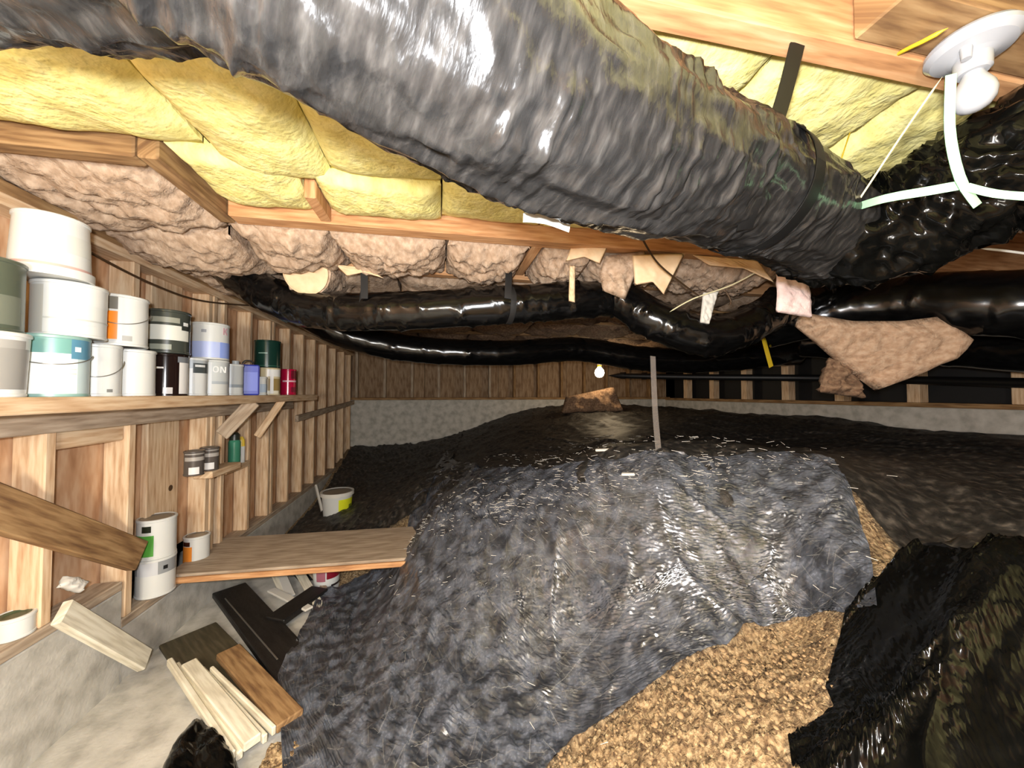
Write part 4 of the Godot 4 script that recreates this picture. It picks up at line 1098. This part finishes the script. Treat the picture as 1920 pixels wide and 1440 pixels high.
func hanging_things() -> void:
	# porcelain lampholder with an unlit bulb
	var lp: Vector3 = Vector3(1.005, 1.9, -0.51)
	var lamp := thing("lampholder", "white porcelain ceiling lampholder with an unlit frosted bulb", "lamp", lp)
	part("base", lathe([Vector2(0.06, 0.0), Vector2(0.064, -0.006), Vector2(0.064, -0.014), Vector2(0.055, -0.024), Vector2(0.034, -0.032), Vector2(0.026, -0.036), Vector2(0.025, -0.06), Vector2(0.021, -0.064), Vector2(0.0, -0.064)], 40), M.porcelain, lamp)
	part("bulb", lathe([Vector2(0.013, -0.058), Vector2(0.015, -0.068), Vector2(0.02, -0.078), Vector2(0.028, -0.093), Vector2(0.0305, -0.106), Vector2(0.028, -0.12), Vector2(0.02, -0.131), Vector2(0.009, -0.1365), Vector2(0.0, -0.137)], 32, 0.0, TAU, true), M.glass_white, lamp)
	part("pull_post", lathe([Vector2(0.009, -0.025), Vector2(0.007, -0.05), Vector2(0.0, -0.05)], 14), M.porcelain, lamp, Transform3D(Basis(), Vector3(-0.035, 0, 0.01)))
	# pale green ribbons
	var knot: Vector3 = Vector3(0.986, 1.621, -0.52)
	var rb := thing("green_ribbon", "pale green ribbon hanging from the lampholder and tied off to both sides", "ribbon", knot)
	part("drop", ribbon([Vector3(0.896, 1.792, -0.482) - knot, Vector3(0.922, 1.711, -0.5) - knot, Vector3(0.961, 1.654, -0.514) - knot, Vector3(0.991, 1.617, -0.519) - knot, Vector3(1.015, 1.582, -0.515) - knot], 0.019, 0.002, Vector3(1, 0, 0.2)), M.green_ribbon, rb)
	part("left_run", ribbon([Vector3(0.991, 1.624, -0.521) - knot, Vector3(0.961, 1.627, -0.555) - knot, Vector3(0.948, 1.644, -0.619) - knot, Vector3(0.983, 1.671, -0.713) - knot], 0.017, 0.002, Vector3(0, 1, 0.2)), M.green_ribbon, rb)
	part("right_run", ribbon([Vector3(0.992, 1.618, -0.517) - knot, Vector3(1.004, 1.598, -0.497) - knot, Vector3(1.013, 1.581, -0.475) - knot, Vector3(1.026, 1.549, -0.423) - knot], 0.013, 0.002, Vector3(0, 1, 0.2)), M.green_ribbon, rb)
	# wires and strings
	wire("string", "pale yellow string running from the lampholder down to the crumpled duct", [Vector3(0.882, 1.789, -0.485), Vector3(0.932, 1.752, -0.578), Vector3(0.968, 1.664, -0.696), Vector3(0.965, 1.615, -0.749)], 0.0022, M.string)
	wire("yellow_wire", "short yellow cable entering beside the lampholder", [Vector3(0.892, 1.876, -0.481), Vector3(0.885, 1.88, -0.513), Vector3(0.902, 1.904, -0.56), Vector3(0.982, 1.969, -0.654)], 0.004, M.wire_yellow)
	wire("string", "faint yellow string across the creased batt", [Vector3(0.982, 1.969, -0.654), Vector3(1.057, 1.96, -0.742), Vector3(1.178, 1.934, -0.872), Vector3(1.202, 1.875, -0.92)], 0.0018, M.wire_yellow)
	wire("brown_wire", "brown wire hanging from under the big duct", [Vector3(0.691, 1.781, -1.175), Vector3(0.872, 1.748, -1.344), Vector3(1.135, 1.713, -1.518), Vector3(1.251, 1.697, -1.587)], 0.004, M.wire_brown)
	wire("straw_wire", "thin straw coloured wire crossing under the kraft paper", [Vector3(1.136, 1.632, -1.663), Vector3(1.227, 1.689, -1.603), Vector3(1.393, 1.749, -1.548), Vector3(1.526, 1.82, -1.52)], 0.0035, M.string)
	wire("short_wire", "short dark wire hook above the curved duct", [Vector3(1.362, 1.736, -1.555), Vector3(1.396, 1.671, -1.55), Vector3(1.383, 1.65, -1.553)], 0.004, M.wire_brown)
	wire("wall_cable", "dark cable drooping along the left wall above the paint cans", [Vector3(-1.3, 1.76, -1.617), Vector3(-1.3, 1.744, -1.728), Vector3(-1.3, 1.724, -1.947), Vector3(-1.305, 1.728, -2.249), Vector3(-1.305, 1.784, -2.603), Vector3(-1.305, 1.917, -3.246)], 0.005, M.wire_brown)
	wire("white_wire", "white wire under the joists at the right edge", [Vector3(1.727, 1.693, -0.873), Vector3(1.723, 1.667, -0.823), Vector3(1.693, 1.612, -0.729)], 0.004, M.white_matt)
	tag(part("yellow_strap", ribbon([Vector3(2.228, 1.664, -2.203), Vector3(2.266, 1.514, -2.199), Vector3(2.313, 1.41, -2.213)], 0.035, 0.003, Vector3(1, 0, 0)), M.wire_yellow, self), "yellow strap end hanging in front of the posts", "strap")
	tag(part("twine_tuft", cushion([Vector3(1.287, 1.578, -1.635), Vector3(1.334, 1.57, -1.626)], [Vector3(1.288, 1.726, -1.61), Vector3(1.366, 1.734, -1.595)], [Vector3(1.287, 1.578, -1.635), Vector3(1.288, 1.726, -1.61)], [Vector3(1.334, 1.57, -1.626), Vector3(1.366, 1.734, -1.595)], 0.02, 0.012, 40.0, 49, 0.006), M.white_matt, self), "white frayed twine hanging over the curved duct", "twine")
	tag(part("twine_tuft", cushion([Vector3(0.632, 1.684, -1.75), Vector3(0.664, 1.676, -1.744)], [Vector3(0.612, 1.839, -1.678), Vector3(0.638, 1.841, -1.673)], [Vector3(0.632, 1.684, -1.75), Vector3(0.612, 1.839, -1.678)], [Vector3(0.664, 1.676, -1.744), Vector3(0.638, 1.841, -1.673)], 0.02, 0.012, 40.0, 50, 0.006), M.kraft, self), "small pale wisp hanging in front of the slim duct", "twine")
	var haze := mat("#cfc4ba", 0.2)
	haze.transparency = BaseMaterial3D.TRANSPARENCY_ALPHA
	haze.albedo_color.a = 0.16
	tag(part("plastic_strip", ribbon([Vector3(1.106, 1.418, -1.766), Vector3(1.064, 1.107, -1.681), Vector3(0.984, 0.818, -1.51)], 0.03, 0.002, Vector3(1, 0, 0)), haze, self), "thin clear plastic strip hanging down to the ridge of the dusty sheet", "strip")


func wire(called: String, label: String, pts: Array, r: float, m: Material) -> void:
	tag(part(called, tube(pts, r, 6, 0.03), m, self), label, "wire")


func far_things() -> void:
	# lit bulb on the far side
	var at: Vector3 = Vector3(2.21, 1.521, -4.86)
	var lamp := thing("lit_lamp", "small lit bare bulb glowing in front of the far wall", "lamp", at)
	var glow := mat("#fff2d8", 0.4)
	glow.emission_enabled = true
	glow.emission = Color("#ffe9c4")
	glow.emission_energy_multiplier = 6.0
	part("bulb", lathe([Vector2(0.0, -0.075), Vector2(0.03, -0.07), Vector2(0.055, -0.05), Vector2(0.068, -0.01), Vector2(0.06, 0.03), Vector2(0.035, 0.06), Vector2(0.02, 0.08)], 24, 0.0, TAU, true), glow, lamp)
	part("cord", tube([Vector3(0, 0.17, 0), Vector3(0, 0.3, 0), Vector3(0, 0.4, 0)], 0.006, 8, 0.05), M.black, lamp)
	part("socket", lathe([Vector2(0.022, 0.075), Vector2(0.03, 0.09), Vector2(0.03, 0.15), Vector2(0.05, 0.16), Vector2(0.05, 0.175), Vector2(0.0, 0.175)], 20), M.wire_yellow, lamp)
	var l := OmniLight3D.new()
	l.name = "bulb_light"
	l.position = Vector3.ZERO
	l.light_energy = 0.15
	l.light_size = 0.05
	l.light_color = Color("#ffe2b4")
	l.omni_range = 8.0
	l.omni_attenuation = 2.0
	l.shadow_enabled = true
	lamp.add_child(l)
	# black drain pipe
	var p0: Vector3 = Vector3(2.194, 1.461, -4.559)
	var pipe := thing("drain_pipe", "black drain pipe running low in front of the posts from beside the lit bulb", "pipe", p0)
	part("pipe", tube([Vector3.ZERO, Vector3(2.972, 1.418, -3.898) - p0, Vector3(3.762, 1.375, -3.031) - p0, Vector3(3.989, 1.324, -2.275) - p0, Vector3(3.811, 1.28, -1.597) - p0], 0.035, 16, 0.2), M.black, pipe)
	for q in [Vector3(2.341, 1.456, -4.428), Vector3(2.559, 1.445, -4.284)]:
		strap_round(pipe, q - p0, (Vector3(3.762, 1.375, -3.031) - p0).normalized(), 0.044, 0.06, "coupling", M.black)
	# crumpled brown insulation on the ground by the lamp
	tag(part("fallen_batt", cushion([Vector3(1.713, 0.936, -5.075), Vector3(2.602, 0.959, -4.9)], [Vector3(1.806, 1.165, -5.152), Vector3(2.496, 1.322, -5.013)], [Vector3(1.713, 0.936, -5.075), Vector3(1.806, 1.165, -5.152)], [Vector3(2.602, 0.959, -4.9), Vector3(2.496, 1.322, -5.013)], 0.25, 0.15, 5.0, 55, 0.03), M.brown_batt, self), "crumpled brown batt fallen against the far wall below the lit bulb", "insulation")
